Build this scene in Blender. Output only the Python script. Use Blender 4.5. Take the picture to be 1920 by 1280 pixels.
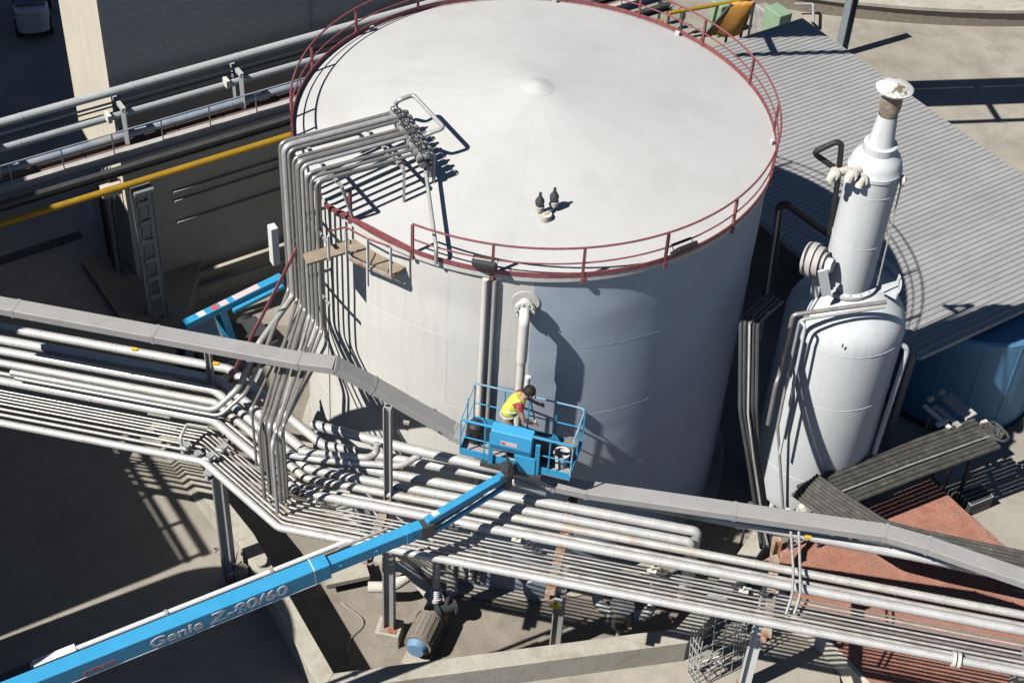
import bpy, math, random
from mathutils import Vector, Matrix, noise
random.seed(7)
R_ = math.radians
V3 = Vector
for o in list(bpy.data.objects): bpy.data.objects.remove(o)
SC = bpy.context.scene
COL = SC.collection

# ------------------------------------------------------------------ camera
FPX, PITCH, ROLL = 2914.93, R_(42.33), R_(3.741)
TH = 9.4                                   # tank rim height
TR = 5.0                                   # tank radius
CAM = V3((-0.18, -27.347, 18.666 + TH))
_F = V3((0, math.cos(PITCH), -math.sin(PITCH))); _X = V3((1, 0, 0)); _U = _X.cross(_F)
_c, _s = math.cos(ROLL), math.sin(ROLL)
CX = _c * _X + _s * _U; CU = -_s * _X + _c * _U
cd = bpy.data.cameras.new('camera'); cam = bpy.data.objects.new('camera', cd); COL.objects.link(cam)
cd.sensor_width = 36; cd.sensor_fit = 'HORIZONTAL'; cd.lens = 36 * FPX / 1920
cd.clip_start = .5; cd.clip_end = 2000
cam.matrix_world = Matrix(((CX.x, CU.x, -_F.x, CAM.x), (CX.y, CU.y, -_F.y, CAM.y), (CX.z, CU.z, -_F.z, CAM.z), (0, 0, 0, 1)))
SC.camera = cam

# ------------------------------------------------------------------ sky, sun, exposure
SUN_AZ, SUN_EL = R_(32), R_(49)            # direction the light travels, in plan
LH = V3((math.cos(SUN_AZ), math.sin(SUN_AZ), 0))
LDIR = LH * math.cos(SUN_EL) - V3((0, 0, math.sin(SUN_EL)))
w = bpy.data.worlds.new('World'); SC.world = w; w.use_nodes = True
nt = w.node_tree; bg = nt.nodes['Background']
sky = nt.nodes.new('ShaderNodeTexSky'); sky.sky_type = 'NISHITA'; sky.sun_disc = False
sky.air_density = .5; sky.dust_density = .1; sky.ozone_density = 2.0
sky.sun_elevation = SUN_EL
sky.sun_rotation = math.atan2(-LH.x, -LH.y)
nt.links.new(sky.outputs[0], bg.inputs[0]); bg.inputs[1].default_value = .05
sd = bpy.data.lights.new('sun', 'SUN'); sd.energy = 5.0; sd.angle = R_(.5); sd.color = (1, .965, .905)
so = bpy.data.objects.new('sun', sd); COL.objects.link(so)
so.rotation_euler = LDIR.to_track_quat('-Z', 'Y').to_euler(); so.location = (-20, -15, 40)
SC.cycles.max_bounces = 8; SC.cycles.diffuse_bounces = 1; SC.cycles.sample_clamp_indirect = .08
vs = SC.view_settings; vs.view_transform = 'Standard'; vs.look = 'None'; vs.exposure = .25; vs.gamma = 1; vs.use_curve_mapping = False

# ------------------------------------------------------------------ pixels to places
def ray(px, py): return _F + CX * ((px - 960) / FPX) - CU * ((py - 640) / FPX)
def P(px, py, z):                           # on the level z
    d = ray(px, py); return CAM + d * ((z - CAM.z) / d.z)
def Q(px, py, y):                           # on the upright plane y
    d = ray(px, py); return CAM + d * ((y - CAM.y) / d.y)
def wallp(px, py, r=TR):
    d = ray(px, py); a = d.x**2 + d.y**2; b = 2 * (CAM.x * d.x + CAM.y * d.y); c = CAM.x**2 + CAM.y**2 - r * r
    return CAM + d * ((-b - math.sqrt(b * b - 4 * a * c)) / 2 / a)
def pol(a): a = R_(a); return V3((math.cos(a), math.sin(a), 0))
def perp(v): return V3((-v.y, v.x, 0))
def at(p, z): return V3((p.x, p.y, z))

# ------------------------------------------------------------------ materials
def mat(name, col, rough=.6, metal=0, var=.12, scale=3, bump=.0, bscale=40, col2=None, c2=(.55, .7), c2scale=2.2,
        streak=None, sstr=.35, stretch=(1, 1, 1), spec=.5, rvar=.1, rand=0, crack=0):
    m = bpy.data.materials.new(name); m.use_nodes = True; n = m.node_tree.nodes; l = m.node_tree.links
    b = n['Principled BSDF']; b.inputs['Metallic'].default_value = metal
    b.inputs['Specular IOR Level'].default_value = spec
    tc = n.new('ShaderNodeTexCoord'); mp = n.new('ShaderNodeMapping'); mp.inputs['Scale'].default_value = stretch
    l.new(tc.outputs['Object'], mp.inputs[0])
    no = n.new('ShaderNodeTexNoise'); no.inputs['Scale'].default_value = scale; no.inputs['Detail'].default_value = 6; no.inputs['Roughness'].default_value = .65
    l.new(mp.outputs[0], no.inputs[0])
    cr = n.new('ShaderNodeValToRGB'); cr.color_ramp.elements[0].position = .3; cr.color_ramp.elements[1].position = .7
    cr.color_ramp.elements[0].color = [max(0, c * (1 - var)) for c in col] + [1]
    cr.color_ramp.elements[1].color = [min(1, c * (1 + var)) for c in col] + [1]
    l.new(no.outputs[0], cr.inputs[0]); out = cr.outputs[0]
    def mix(fac, c):
        nonlocal out
        mx = n.new('ShaderNodeMix'); mx.data_type = 'RGBA'; l.new(fac, mx.inputs[0]); l.new(out, mx.inputs[6])
        mx.inputs[7].default_value = list(c) + [1]; out = mx.outputs[2]
    if col2:
        n2 = n.new('ShaderNodeTexNoise'); n2.inputs['Scale'].default_value = c2scale; n2.inputs['Detail'].default_value = 8; n2.inputs['Roughness'].default_value = .7
        l.new(mp.outputs[0], n2.inputs[0])
        r2 = n.new('ShaderNodeMapRange'); r2.inputs[1].default_value = c2[0]; r2.inputs[2].default_value = c2[1]; l.new(n2.outputs[0], r2.inputs[0])
        mix(r2.outputs[0], col2)
    if streak:
        mp2 = n.new('ShaderNodeMapping'); mp2.inputs['Scale'].default_value = (5, 5, .35); l.new(tc.outputs['Object'], mp2.inputs[0])
        n3 = n.new('ShaderNodeTexNoise'); n3.inputs['Scale'].default_value = 1.5; n3.inputs['Detail'].default_value = 6; l.new(mp2.outputs[0], n3.inputs[0])
        r3 = n.new('ShaderNodeMapRange'); r3.inputs[1].default_value = .52; r3.inputs[2].default_value = .8; r3.inputs[4].default_value = sstr; l.new(n3.outputs[0], r3.inputs[0])
        mix(r3.outputs[0], streak)
    if crack:
        nd = n.new('ShaderNodeTexNoise'); nd.inputs['Scale'].default_value = 1.6; nd.inputs['Detail'].default_value = 5; l.new(tc.outputs['Object'], nd.inputs[0])
        ma = n.new('ShaderNodeMix'); ma.data_type = 'RGBA'; ma.blend_type = 'ADD'; ma.inputs[0].default_value = .9; l.new(tc.outputs['Object'], ma.inputs[6]); l.new(nd.outputs[1], ma.inputs[7])
        vo = n.new('ShaderNodeTexVoronoi'); vo.feature = 'DISTANCE_TO_EDGE'; vo.inputs['Scale'].default_value = crack; l.new(ma.outputs[2], vo.inputs[0])
        rc = n.new('ShaderNodeMapRange'); rc.inputs[1].default_value = 0; rc.inputs[2].default_value = .009; rc.inputs[3].default_value = .28; rc.inputs[4].default_value = 0; l.new(vo.outputs[0], rc.inputs[0])
        mix(rc.outputs[0], [c * .35 for c in col])
    if rand:
        oi = n.new('ShaderNodeObjectInfo'); ro = n.new('ShaderNodeMapRange'); ro.inputs[3].default_value = 1 - rand; ro.inputs[4].default_value = 1 + rand; l.new(oi.outputs['Random'], ro.inputs[0])
        hs = n.new('ShaderNodeHueSaturation'); l.new(ro.outputs[0], hs.inputs['Value']); l.new(out, hs.inputs['Color']); out = hs.outputs[0]
    l.new(out, b.inputs['Base Color'])
    rr = n.new('ShaderNodeMapRange'); rr.inputs[3].default_value = max(0, rough - rvar); rr.inputs[4].default_value = min(1, rough + rvar)
    l.new(no.outputs[0], rr.inputs[0]); l.new(rr.outputs[0], b.inputs['Roughness'])
    if bump:
        nb = n.new('ShaderNodeTexNoise'); nb.inputs['Scale'].default_value = bscale; nb.inputs['Detail'].default_value = 5; l.new(mp.outputs[0], nb.inputs[0])
        bp = n.new('ShaderNodeBump'); bp.inputs['Strength'].default_value = bump; bp.inputs['Distance'].default_value = .02
        l.new(nb.outputs[0], bp.inputs['Height']); l.new(bp.outputs[0], b.inputs['Normal'])
    m['_out'] = 0
    return m
M = {}
M['ground'] = mat('yard_concrete', (.345, .318, .268), .9, var=.2, scale=.35, bump=.35, bscale=9, col2=(.23, .21, .18), c2=(.46, .74), c2scale=.6, crack=.28)
M['concrete'] = mat('cast_concrete', (.45, .425, .36), .9, var=.13, scale=1.6, bump=.35, bscale=14, col2=(.30, .25, .17), c2=(.54, .76), c2scale=1.3, streak=(.3, .27, .2), sstr=.5, crack=.5)
M['bundfloor'] = mat('bund_floor', (.27, .24, .20), .9, var=.22, scale=1.1, bump=.4, bscale=12, col2=(.19, .15, .12), c2=(.5, .72), c2scale=1.2)
M['cream'] = mat('cream_render', (.62, .57, .475), .85, var=.06, scale=1.2, streak=(.45, .38, .28), sstr=.5, bump=.15, bscale=30)
M['wallgrey'] = mat('grey_block', (.48, .47, .435), .9, var=.1, scale=1.5, rand=.03, bump=.3, bscale=30, streak=(.2, .2, .19))
M['roof'] = mat('roof_paint', (.56, .558, .55), .55, var=.035, scale=.7, col2=(.49, .48, .462), c2=(.5, .85), c2scale=.9, bump=.05, bscale=3, rand=.012)
M['plate'] = mat('tank_paint', (.70, .69, .65), .55, var=.025, scale=.8, streak=(.54, .51, .46), sstr=.42, rand=.012)
M['creamsteel'] = mat('cream_steel', (.70, .685, .64), .5, var=.06, scale=4, streak=(.42, .36, .28), sstr=.45)
M['red'] = mat('red_rail_paint', (.23, .07, .08), .6, var=.25, scale=8, col2=(.36, .18, .18), c2=(.55, .75), c2scale=9)
M['clad'] = mat('aluminium_cladding', (.67, .66, .64), .38, metal=.3, var=.12, scale=3.5, col2=(.40, .35, .30), c2=(.56, .85), c2scale=2.6)
M['clad2'] = mat('dirty_cladding', (.54, .52, .49), .48, metal=.35, var=.18, scale=4, col2=(.27, .22, .18), c2=(.48, .75), c2scale=3)
M['cladtan'] = mat('tan_cladding', (.62, .60, .56), .45, metal=.3, var=.15, scale=3, col2=(.46, .31, .19), c2=(.54, .72), c2scale=1.1)
M['steel'] = mat('stainless_tube', (.46, .445, .42), .36, metal=.6, var=.15, scale=6, rvar=.1)
M['galv'] = mat('galvanised', (.50, .50, .49), .5, metal=.35, var=.12, scale=7, col2=(.36, .34, .31), c2=(.55, .8))
M['rusty'] = mat('rusty_steel', (.40, .36, .31), .75, metal=.1, var=.2, scale=4, col2=(.33, .12, .04), c2=(.48, .58), c2scale=3.2, bump=.3, bscale=40)
M['duct'] = mat('duct_sheet', (.45, .44, .43), .5, metal=.25, var=.06, scale=2, col2=(.36, .35, .34), c2=(.55, .8), c2scale=3)
M['darkpipe'] = mat('weathered_dark_pipe', (.075, .072, .064), .7, var=.35, scale=5, col2=(.19, .18, .155), c2=(.58, .8), c2scale=5)
M['black'] = mat('black_rubber', (.02, .02, .022), .6, var=.2)
M['dark'] = mat('dark_steel', (.06, .065, .07), .6, metal=.2, var=.2)
M['greybeam'] = mat('grey_beam_paint', (.46, .44, .42), .65, var=.12, scale=4, col2=(.28, .2, .16), c2=(.6, .8))
M['column'] = mat('column_paint', (.20, .23, .25), .65, var=.12, scale=4)
M['pipegrey'] = mat('grey_pipe_paint', (.47, .49, .50), .5, var=.07, scale=2, streak=(.35, .33, .3))
M['pipeblue'] = mat('faded_blue_pipe', (.28, .33, .40), .6, var=.2, scale=3, col2=(.42, .36, .28), c2=(.5, .7))
M['yellow'] = mat('yellow_pipe_paint', (.38, .225, .015), .55, var=.1, scale=4)
M['grating'] = mat('walkway_plate', (.16, .11, .095), .8, var=.25, scale=5)
M['wood'] = mat('scaffold_board', (.33, .265, .195), .85, var=.22, scale=3, bump=.4, bscale=30, col2=(.25, .2, .15), c2=(.5, .75))
M['blue'] = mat('lift_blue_paint', (.045, .33, .60), .42, var=.07, scale=3, col2=(.06, .27, .45), c2=(.6, .85), c2scale=2.5)
M['railworn'] = mat('worn_blue_rail', (.20, .42, .58), .5, metal=.1, var=.12, scale=9, col2=(.5, .52, .52), c2=(.48, .6), c2scale=5)
M['white'] = mat('white_paint', (.74, .74, .73), .45, var=.04, scale=3)
M['letter'] = mat('letter_grey', (.93, .93, .91), .5, var=.03)
M['redink'] = mat('red_decal', (.55, .12, .12), .5, var=.1)
M['pink'] = mat('pale_decal', (.70, .55, .56), .5, var=.06)
M['vessel'] = mat('vessel_paint', (.66, .69, .70), .4, var=.025, scale=1.2, streak=(.50, .50, .49), sstr=.45)
M['vesseldark'] = mat('dark_vessel_paint', (.20, .23, .27), .45, var=.06, scale=1.5)
M['lagging'] = mat('pale_lagging', (.62, .59, .52), .8, var=.1, scale=10, bump=.5, bscale=18)
M['sheet'] = mat('roof_sheet', (.42, .422, .42), .55, metal=.2, var=.06, scale=1.2, streak=(.33, .32, .31), col2=(.34, .33, .32), c2=(.55, .8), rand=.05)
M['bluetank'] = mat('blue_tank_paint', (.095, .25, .42), .45, var=.1, scale=1.2, streak=(.1, .19, .28), sstr=.5)
M['brick'] = mat('red_brick', (.37, .165, .115), .9, var=.25, scale=2.6, bump=.3, bscale=40, col2=(.33, .20, .15), c2=(.46, .72), c2scale=2)
M['mortar'] = mat('mortar', (.42, .24, .185), .95, var=.1)
M['orange'] = mat('orange_tarpaulin', (.62, .30, .07), .6, var=.12, scale=2)
M['green'] = mat('pale_green_paint', (.26, .38, .25), .5, var=.08)
M['motor'] = mat('motor_grey_and_wall_shade', (.23, .20, .165), .8, var=.2, scale=7, bump=.4, bscale=30)
M['fanblue'] = mat('fan_cover_blue', (.16, .28, .43), .5, var=.08)
M['skin'] = mat('skin', (.42, .24, .17), .6, var=.05)
M['hair'] = mat('hair', (.012, .011, .011), .7, var=.2)
M['vest'] = mat('hi_vis_vest', (.60, .72, .10), .7, var=.05)
M['silver'] = mat('reflective_tape', (.6, .6, .58), .4, var=.05)
M['shirt'] = mat('red_shirt', (.36, .04, .06), .8, var=.15, scale=9)
M['trousers'] = mat('work_trousers', (.34, .29, .23), .85, var=.2, scale=9)
M['tarmac'] = mat('silo_render', (.5, .5, .48), .8)
M['signyellow'] = mat('sign_yellow', (.72, .47, .03), .5, var=.04)
M['rustedcap'] = mat('corroded_cap', (.70, .70, .68), .6, var=.08, scale=3, col2=(.20, .15, .10), c2=(.50, .56), c2scale=2.0, bump=.3, bscale=30)
M['bronze'] = mat('corroded_throat', (.22, .18, .14), .7, var=.3, scale=6, col2=(.5, .47, .42), c2=(.5, .7), c2scale=4)

# tank shell: cream, with fresh blue-grey paint on the part the painter has finished
def shell_mat():
    m = M['shell'] = M['plate'].copy(); m.name = 'tank_shell_two_tone'; n = m.node_tree.nodes; l = m.node_tree.links
    b = n['Principled BSDF']; src = b.inputs['Base Color'].links[0].from_socket
    tc = n.new('ShaderNodeTexCoord'); sx = n.new('ShaderNodeSeparateXYZ'); l.new(tc.outputs['Object'], sx.inputs[0])
    no = n.new('ShaderNodeTexNoise'); no.inputs['Scale'].default_value = 3; l.new(tc.outputs['Object'], no.inputs[0])
    def math_(op, a, b_):
        k = n.new('ShaderNodeMath'); k.operation = op
        for i, v in enumerate((a, b_)):
            if isinstance(v, (int, float)): k.inputs[i].default_value = v
            else: l.new(v, k.inputs[i])
        return k.outputs[0]
    jit = math_('MULTIPLY', math_('SUBTRACT', no.outputs[0], .5), .10)
    xs = math_('ADD', sx.outputs[0], jit); zs = math_('ADD', sx.outputs[2], jit)
    right = math_('GREATER_THAN', xs, .17)
    low = math_('MULTIPLY', math_('GREATER_THAN', xs, -.60), math_('LESS_THAN', zs, 6.47))
    fac = math_('MAXIMUM', right, low)
    n2 = n.new('ShaderNodeTexNoise'); n2.inputs['Scale'].default_value = 1.3; n2.inputs['Detail'].default_value = 4; l.new(tc.outputs['Object'], n2.inputs[0])
    cr = n.new('ShaderNodeValToRGB'); cr.color_ramp.elements[0].color = (.40, .47, .555, 1); cr.color_ramp.elements[1].color = (.44, .515, .60, 1)
    cr.color_ramp.elements[0].position = .35; cr.color_ramp.elements[1].position = .65
    l.new(n2.outputs[0], cr.inputs[0])
    mx = n.new('ShaderNodeMix'); mx.data_type = 'RGBA'; l.new(fac, mx.inputs[0]); l.new(src, mx.inputs[6]); l.new(cr.outputs[0], mx.inputs[7])
    l.new(mx.outputs[2], b.inputs['Base Color'])
shell_mat()

# ------------------------------------------------------------------ mesh builder
class MB:
    def __init__(s): s.v = []; s.f = []
    def add(s, vs, fs):
        o = len(s.v); s.v += [V3(v) for v in vs]; s.f += [[i + o for i in f] for f in fs]; return s
    def box(s, c, d, rz=0, ax=None):
        c = V3(c)
        if ax is None: a = pol(math.degrees(rz)); ax = (a, perp(a), V3((0, 0, 1)))
        vs = [c + ax[0] * (d[0] / 2 * i) + ax[1] * (d[1] / 2 * j) + ax[2] * (d[2] / 2 * k) for k in (-1, 1) for j in (-1, 1) for i in (-1, 1)]
        return s.add(vs, [(0, 2, 3, 1), (4, 5, 7, 6), (0, 1, 5, 4), (2, 6, 7, 3), (0, 4, 6, 2), (1, 3, 7, 5)])
    def beam(s, a, b, w_, h, up=V3((0, 0, 1))):
        a = V3(a); b = V3(b); d = (b - a); L = d.length; d = d / L
        x = d.cross(up)
        if x.length < 1e-4: x = d.cross(V3((0, 1, 0)))
        x.normalize(); u = x.cross(d)
        return s.box((a + b) / 2, (L, w_, h), ax=(d, x, u))
    def hbeam(s, a, b, w_, h, t=.03, up=V3((0, 0, 1))):
        a = V3(a); b = V3(b); d = (b - a).normalized(); x = d.cross(up)
        if x.length < 1e-4: x = d.cross(V3((0, 1, 0)))
        x.normalize(); u = x.cross(d)
        s.beam(a + u * (h / 2 - t / 2), b + u * (h / 2 - t / 2), w_, t, up); s.beam(a - u * (h / 2 - t / 2), b - u * (h / 2 - t / 2), w_, t, up)
        return s.beam(a, b, t, h - 2 * t, up)
    def cyl(s, a, b, r, n=12, r2=None, cap=True):
        a = V3(a); b = V3(b); d = (b - a).normalized(); x = d.cross(V3((0, 0, 1)))
        if x.length < 1e-4: x = V3((1, 0, 0))
        x.normalize(); y = d.cross(x); r2 = r if r2 is None else r2
        vs = []
        for c, rr in ((a, r), (b, r2)):
            vs += [c + x * (rr * math.cos(2 * math.pi * i / n)) + y * (rr * math.sin(2 * math.pi * i / n)) for i in range(n)]
        fs = [(i, (i + 1) % n, n + (i + 1) % n, n + i) for i in range(n)]
        if cap: fs += [tuple(range(n - 1, -1, -1)), tuple(range(n, 2 * n))]
        return s.add(vs, fs)
    def tube(s, pts, r, n=10, fil=None, closed=False, seg=5):
        pts = [V3(p) for p in pts]
        if fil and not closed:
            out = [pts[0]]
            for i in range(1, len(pts) - 1):
                a, b, c = pts[i - 1], pts[i], pts[i + 1]
                u = (a - b); v = (c - b); k = min(fil, u.length * .48, v.length * .48)
                p0 = b + u.normalized() * k; p1 = b + v.normalized() * k
                for j in range(seg + 1):
                    t = j / seg; out.append(p0 * (1 - t)**2 + b * (2 * t * (1 - t)) + p1 * t**2)
            out.append(pts[-1]); pts = out
        m = len(pts); vs = []; x = None
        for i, p in enumerate(pts):
            if closed: d = (pts[(i + 1) % m] - pts[i - 1])
            else: d = pts[min(i + 1, m - 1)] - pts[max(i - 1, 0)]
            d.normalize()
            if x is None:
                x = d.cross(V3((0, 0, 1)))
                if x.length < 1e-3: x = V3((1, 0, 0))
            x = (x - d * x.dot(d)).normalized(); y = d.cross(x)
            vs += [p + x * (r * math.cos(2 * math.pi * j / n)) + y * (r * math.sin(2 * math.pi * j / n)) for j in range(n)]
        fs = []
        for i in range(m if closed else m - 1):
            for j in range(n):
                i2 = (i + 1) % m; fs.append((i * n + j, i * n + (j + 1) % n, i2 * n + (j + 1) % n, i2 * n + j))
        if not closed: fs += [tuple(range(n - 1, -1, -1)), tuple(range((m - 1) * n, m * n))]
        return s.add(vs, fs)
    def lathe(s, prof, c, n=48, a0=0, a1=360):
        c = V3(c); full = abs(a1 - a0) >= 360; k = n if full else n + 1; vs = []; m = len(prof)
        for i in range(k):
            a = R_(a0 + (a1 - a0) * i / n)
            vs += [c + V3((r * math.cos(a), r * math.sin(a), z)) for r, z in prof]
        fs = []
        for i in range(n):
            i2 = (i + 1) % k
            for j in range(m - 1): fs.append((i * m + j, i2 * m + j, i2 * m + j + 1, i * m + j + 1))
        return s.add(vs, fs)
    def prism(s, poly, z0, z1):
        n = len(poly); vs = [V3((p[0], p[1], z0)) for p in poly] + [V3((p[0], p[1], z1)) for p in poly]
        return s.add(vs, [tuple(range(n - 1, -1, -1)), tuple(range(n, 2 * n))] + [(i, (i + 1) % n, n + (i + 1) % n, n + i) for i in range(n)])
    def poly(s, pts): return s.add(pts, [tuple(range(len(pts)))])
    def slab(s, pts, t, nrm):                # flat outline with thickness
        n = len(pts); pts = [V3(p) for p in pts]; nrm = V3(nrm) * t
        return s.add(pts + [p + nrm for p in pts], [tuple(range(n - 1, -1, -1)), tuple(range(n, 2 * n))] + [(i, (i + 1) % n, n + (i + 1) % n, n + i) for i in range(n)])
    def ring(s, c, r, z, t, n=72, a0=0, a1=360, k=8):
        c = V3(c); full = abs(a1 - a0) >= 360
        pts = [c + V3((r * math.cos(R_(a0 + (a1 - a0) * i / n)), r * math.sin(R_(a0 + (a1 - a0) * i / n)), z)) for i in range(n if full else n + 1)]
        return s.tube(pts, t, k, closed=full)
ORG = {}
def root(o):
    while o.parent: o = o.parent
    return o
def ob(name, mb, m, parent=None, smooth=True, base=None, bevel=0, data=None):
    if parent is not None: org = ORG[root(parent).name]
    else:
        if base is None:
            xs = [v.x for v in mb.v]; ys = [v.y for v in mb.v]; base = ((min(xs) + max(xs)) / 2, (min(ys) + max(ys)) / 2, min(v.z for v in mb.v))
        org = V3(base)
    me = bpy.data.meshes.new(name); me.from_pydata([v - org for v in mb.v], [], mb.f)
    if isinstance(m, str): m = M[m]
    me.materials.append(m)
    if smooth:
        me.polygons.foreach_set('use_smooth', [True] * len(me.polygons)); me.set_sharp_from_angle(angle=R_(38))
    me.update()
    o = bpy.data.objects.new(name, me); COL.objects.link(o)
    if parent is not None: o.parent = parent
    else: o.location = org; ORG[o.name] = org
    if bevel:
        bv = o.modifiers.new('edge', 'BEVEL'); bv.width = bevel; bv.segments = 2; bv.limit_method = 'ANGLE'
    return o
def tag(o, label, cat, group=None, kind=None):
    if label: o['label'] = label
    if cat: o['category'] = cat
    if group: o['group'] = group
    if kind: o['kind'] = kind
    return o
def struct(o): o['kind'] = 'structure'; return o
def empty(name, loc, label, cat, group=None):
    o = bpy.data.objects.new(name, None); COL.objects.link(o); o.location = loc; o.empty_display_size = .2; ORG[o.name] = V3(loc)
    return tag(o, label, cat, group)
def clone(o, parent=None, off=V3((0, 0, 0))):
    c = o.copy(); COL.objects.link(c)
    if parent is not None: c.parent = parent; c.location = o.location
    else: c.location = o.location + off; ORG[c.name] = c.location.copy()
    for ch in list(o.children): clone(ch, c)
    return c
def text_obj(name, txt, size, origin, xdir, up, m, parent, depth=.004, shear=0):
    cu = bpy.data.curves.new(name, 'FONT'); cu.body = txt; cu.size = size; cu.extrude = depth; cu.align_x = 'LEFT'; cu.shear = shear; cu.offset = .007 * size / .3
    t = bpy.data.objects.new(name + '_c', cu); COL.objects.link(t)
    bpy.context.view_layer.update()
    dg = bpy.context.evaluated_depsgraph_get(); me = bpy.data.meshes.new_from_object(t.evaluated_get(dg)); bpy.data.objects.remove(t)
    xdir = V3(xdir).normalized(); up = V3(up).normalized(); nn = xdir.cross(up); org = ORG[root(parent).name]
    for v in me.vertices: v.co = V3(origin) + xdir * v.co.x + up * v.co.y + nn * v.co.z - org
    me.materials.clear(); me.materials.append(M[m]); me.name = name
    o = bpy.data.objects.new(name, me); COL.objects.link(o); o.parent = parent; return o

A35 = pol(35); N35 = V3((math.sin(R_(35)), -math.cos(R_(35)), 0))     # site axis; N35 points to the camera side
A125 = pol(125)
UR = pol(-9.3); VR = perp(UR)                                          # front pipe rack: along, and away from camera
UP = V3((0, 0, 1))

# ================================================================== the setting
g = MB(); S = 220; k = 40
g.add([(-S + 2 * S * i / k, -S + 2 * S * j / k, 0) for j in range(k + 1) for i in range(k + 1)], [(j * (k + 1) + i, j * (k + 1) + i + 1, (j + 1) * (k + 1) + i + 1, (j + 1) * (k + 1) + i) for j in range(k) for i in range(k)])
struct(ob('ground', g, 'ground', base=(0, 0, 0)))

# bund round the tank
BZ = 1.3; G = .65                          # wall top; level of the raised yard
bi = [P(390, 892, BZ), P(476, 1000, BZ), P(626, 1261, BZ), P(1268, 1177, BZ), P(1330, 1110, BZ)]
bi = [at(p, 0) for p in bi]
bi = [bi[0] + A125 * 2.6] + bi + [bi[-1] + V3((1.3, 2.2, 0))]
def offs(pts, t):
    out = []
    for i, p in enumerate(pts):
        a = pts[max(i - 1, 0)]; b = pts[min(i + 1, len(pts) - 1)]
        d1 = (p - a).normalized() if i else (b - p).normalized(); d2 = (b - p).normalized() if i < len(pts) - 1 else d1
        nn = (perp(d1) + perp(d2)).normalized(); out.append(p - nn * (t / max(.3, nn.dot(perp(d1)))))
    return out
bo = offs(bi, .4)
ap = [V3((-70, -70, 0)), V3((7.3, -70, 0)), V3((7.3, -6.3, 0))] + [bo[i] * 1.0 for i in range(len(bo) - 2, -1, -1)] + [bo[0] + V3((0, 50, 0)), V3((-70, 60, 0))]
struct(ob('raised_yard', MB().prism(ap, -.2, G), 'ground', smooth=False, base=(0, 0, 0)))
bw = empty('bund_wall', at(bi[2], 0), 'low cream concrete containment wall round the foot of the big tank', 'wall')
for i in range(len(bi) - 1):
    m = MB().prism([bo[i], bo[i + 1], bi[i + 1], bi[i]], 0, BZ)
    ob('wall_segment', m, 'concrete', bw, smooth=False, bevel=.015)
bf = MB().prism([at(p, 0) for p in bi[1:-1]] + [V3((7.2, -3.2, 0)), V3((5.5, 4, 0)), V3((-6.5, 3.5, 0)), V3((-8.4, -.6, 0))], -.1, .005)
struct(ob('bund_floor', bf, 'bundfloor', smooth=False))

# drain channel across the yard
dr = empty('drain_channel', P(75, 465, G), 'slotted drain channel across the dark yard', 'drain')
a = P(-40, 503, G); b = P(152, 440, G); d = (b - a).normalized(); q = perp(d); L = (b - a).length
ob('channel', MB().beam(a + UP * .004, b + UP * .004, .34, .012), 'black', dr)
nb = 46
bar = None
for i in range(nb):
    c = a + d * (L * (i + .5) / nb) + UP * .016
    if bar is None:
        bar = ob('drain_bar', MB().beam(c - q * .16, c + q * .16, .022, .014), 'dark', dr); c0 = c
    else:
        o = bar.copy(); COL.objects.link(o); o.location = c - c0
# dark block standing in for a dark pit beside the left building
ob_ = ob('dark_pit_block', MB().prism([P(*q_, G + .2) for q_ in ((152, 488), (228, 600), (300, 600), (262, 520), (225, 462))], 0, G + .2), 'motor', smooth=False, bevel=.01); tag(ob_, 'low dark block standing in for a dark pit beside the lattice column', 'plinth')

# ================================================================== the big tank
tank = empty('storage_tank', (0, 0, 0), 'huge white cylindrical storage tank with shallow conical roof, part painted blue-grey', 'tank')
core = MB().lathe([(TR - .05, 0), (TR - .05, TH - .03)], (0, 0, 0), 96)
ob('core', core, 'plate', tank)
courses = 5; per = 9; ch = TH / courses
for c_ in range(courses):
    for s_ in range(per):
        a0 = 360 / per * (s_ + .5 * (c_ % 2)) - 7; a1 = a0 + 360 / per + .12
        na, nz = 32, 14; off = random.uniform(.0, .002) + (.002 if s_ % 2 else 0); m = MB(); vs = []
        for i in range(na + 1):
            for j in range(nz + 1):
                a = R_(a0 + (a1 - a0) * i / na); z = ch * (c_ + j / nz) + (0 if j else .002)
                e = math.sin(math.pi * i / na) * math.sin(math.pi * j / nz)
                r = TR + off + .024 * e * noise.noise(V3((math.cos(a) * 3.2, math.sin(a) * 3.2, z * .9 + s_ * 3))) + .006 * e * noise.noise(V3((math.cos(a) * 9, math.sin(a) * 9, z * 2.2)))
                vs.append((r * math.cos(a), r * math.sin(a), z))
        m.add(vs, [(i * (nz + 1) + j, (i + 1) * (nz + 1) + j, (i + 1) * (nz + 1) + j + 1, i * (nz + 1) + j + 1) for i in range(na) for j in range(nz)])
        ob('shell_plate', m, 'shell', tank)
for c_ in range(1, courses):
    ob('weld_seam', MB().ring((0, 0, 0), TR + .001, ch * c_, .005, 120, k=6), 'shell', tank)
AZ = 10.36; RR = TR + .04
def roofz(r): return TH + .02 + (AZ - TH) * (1 - r / RR)
nr = 22
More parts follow.
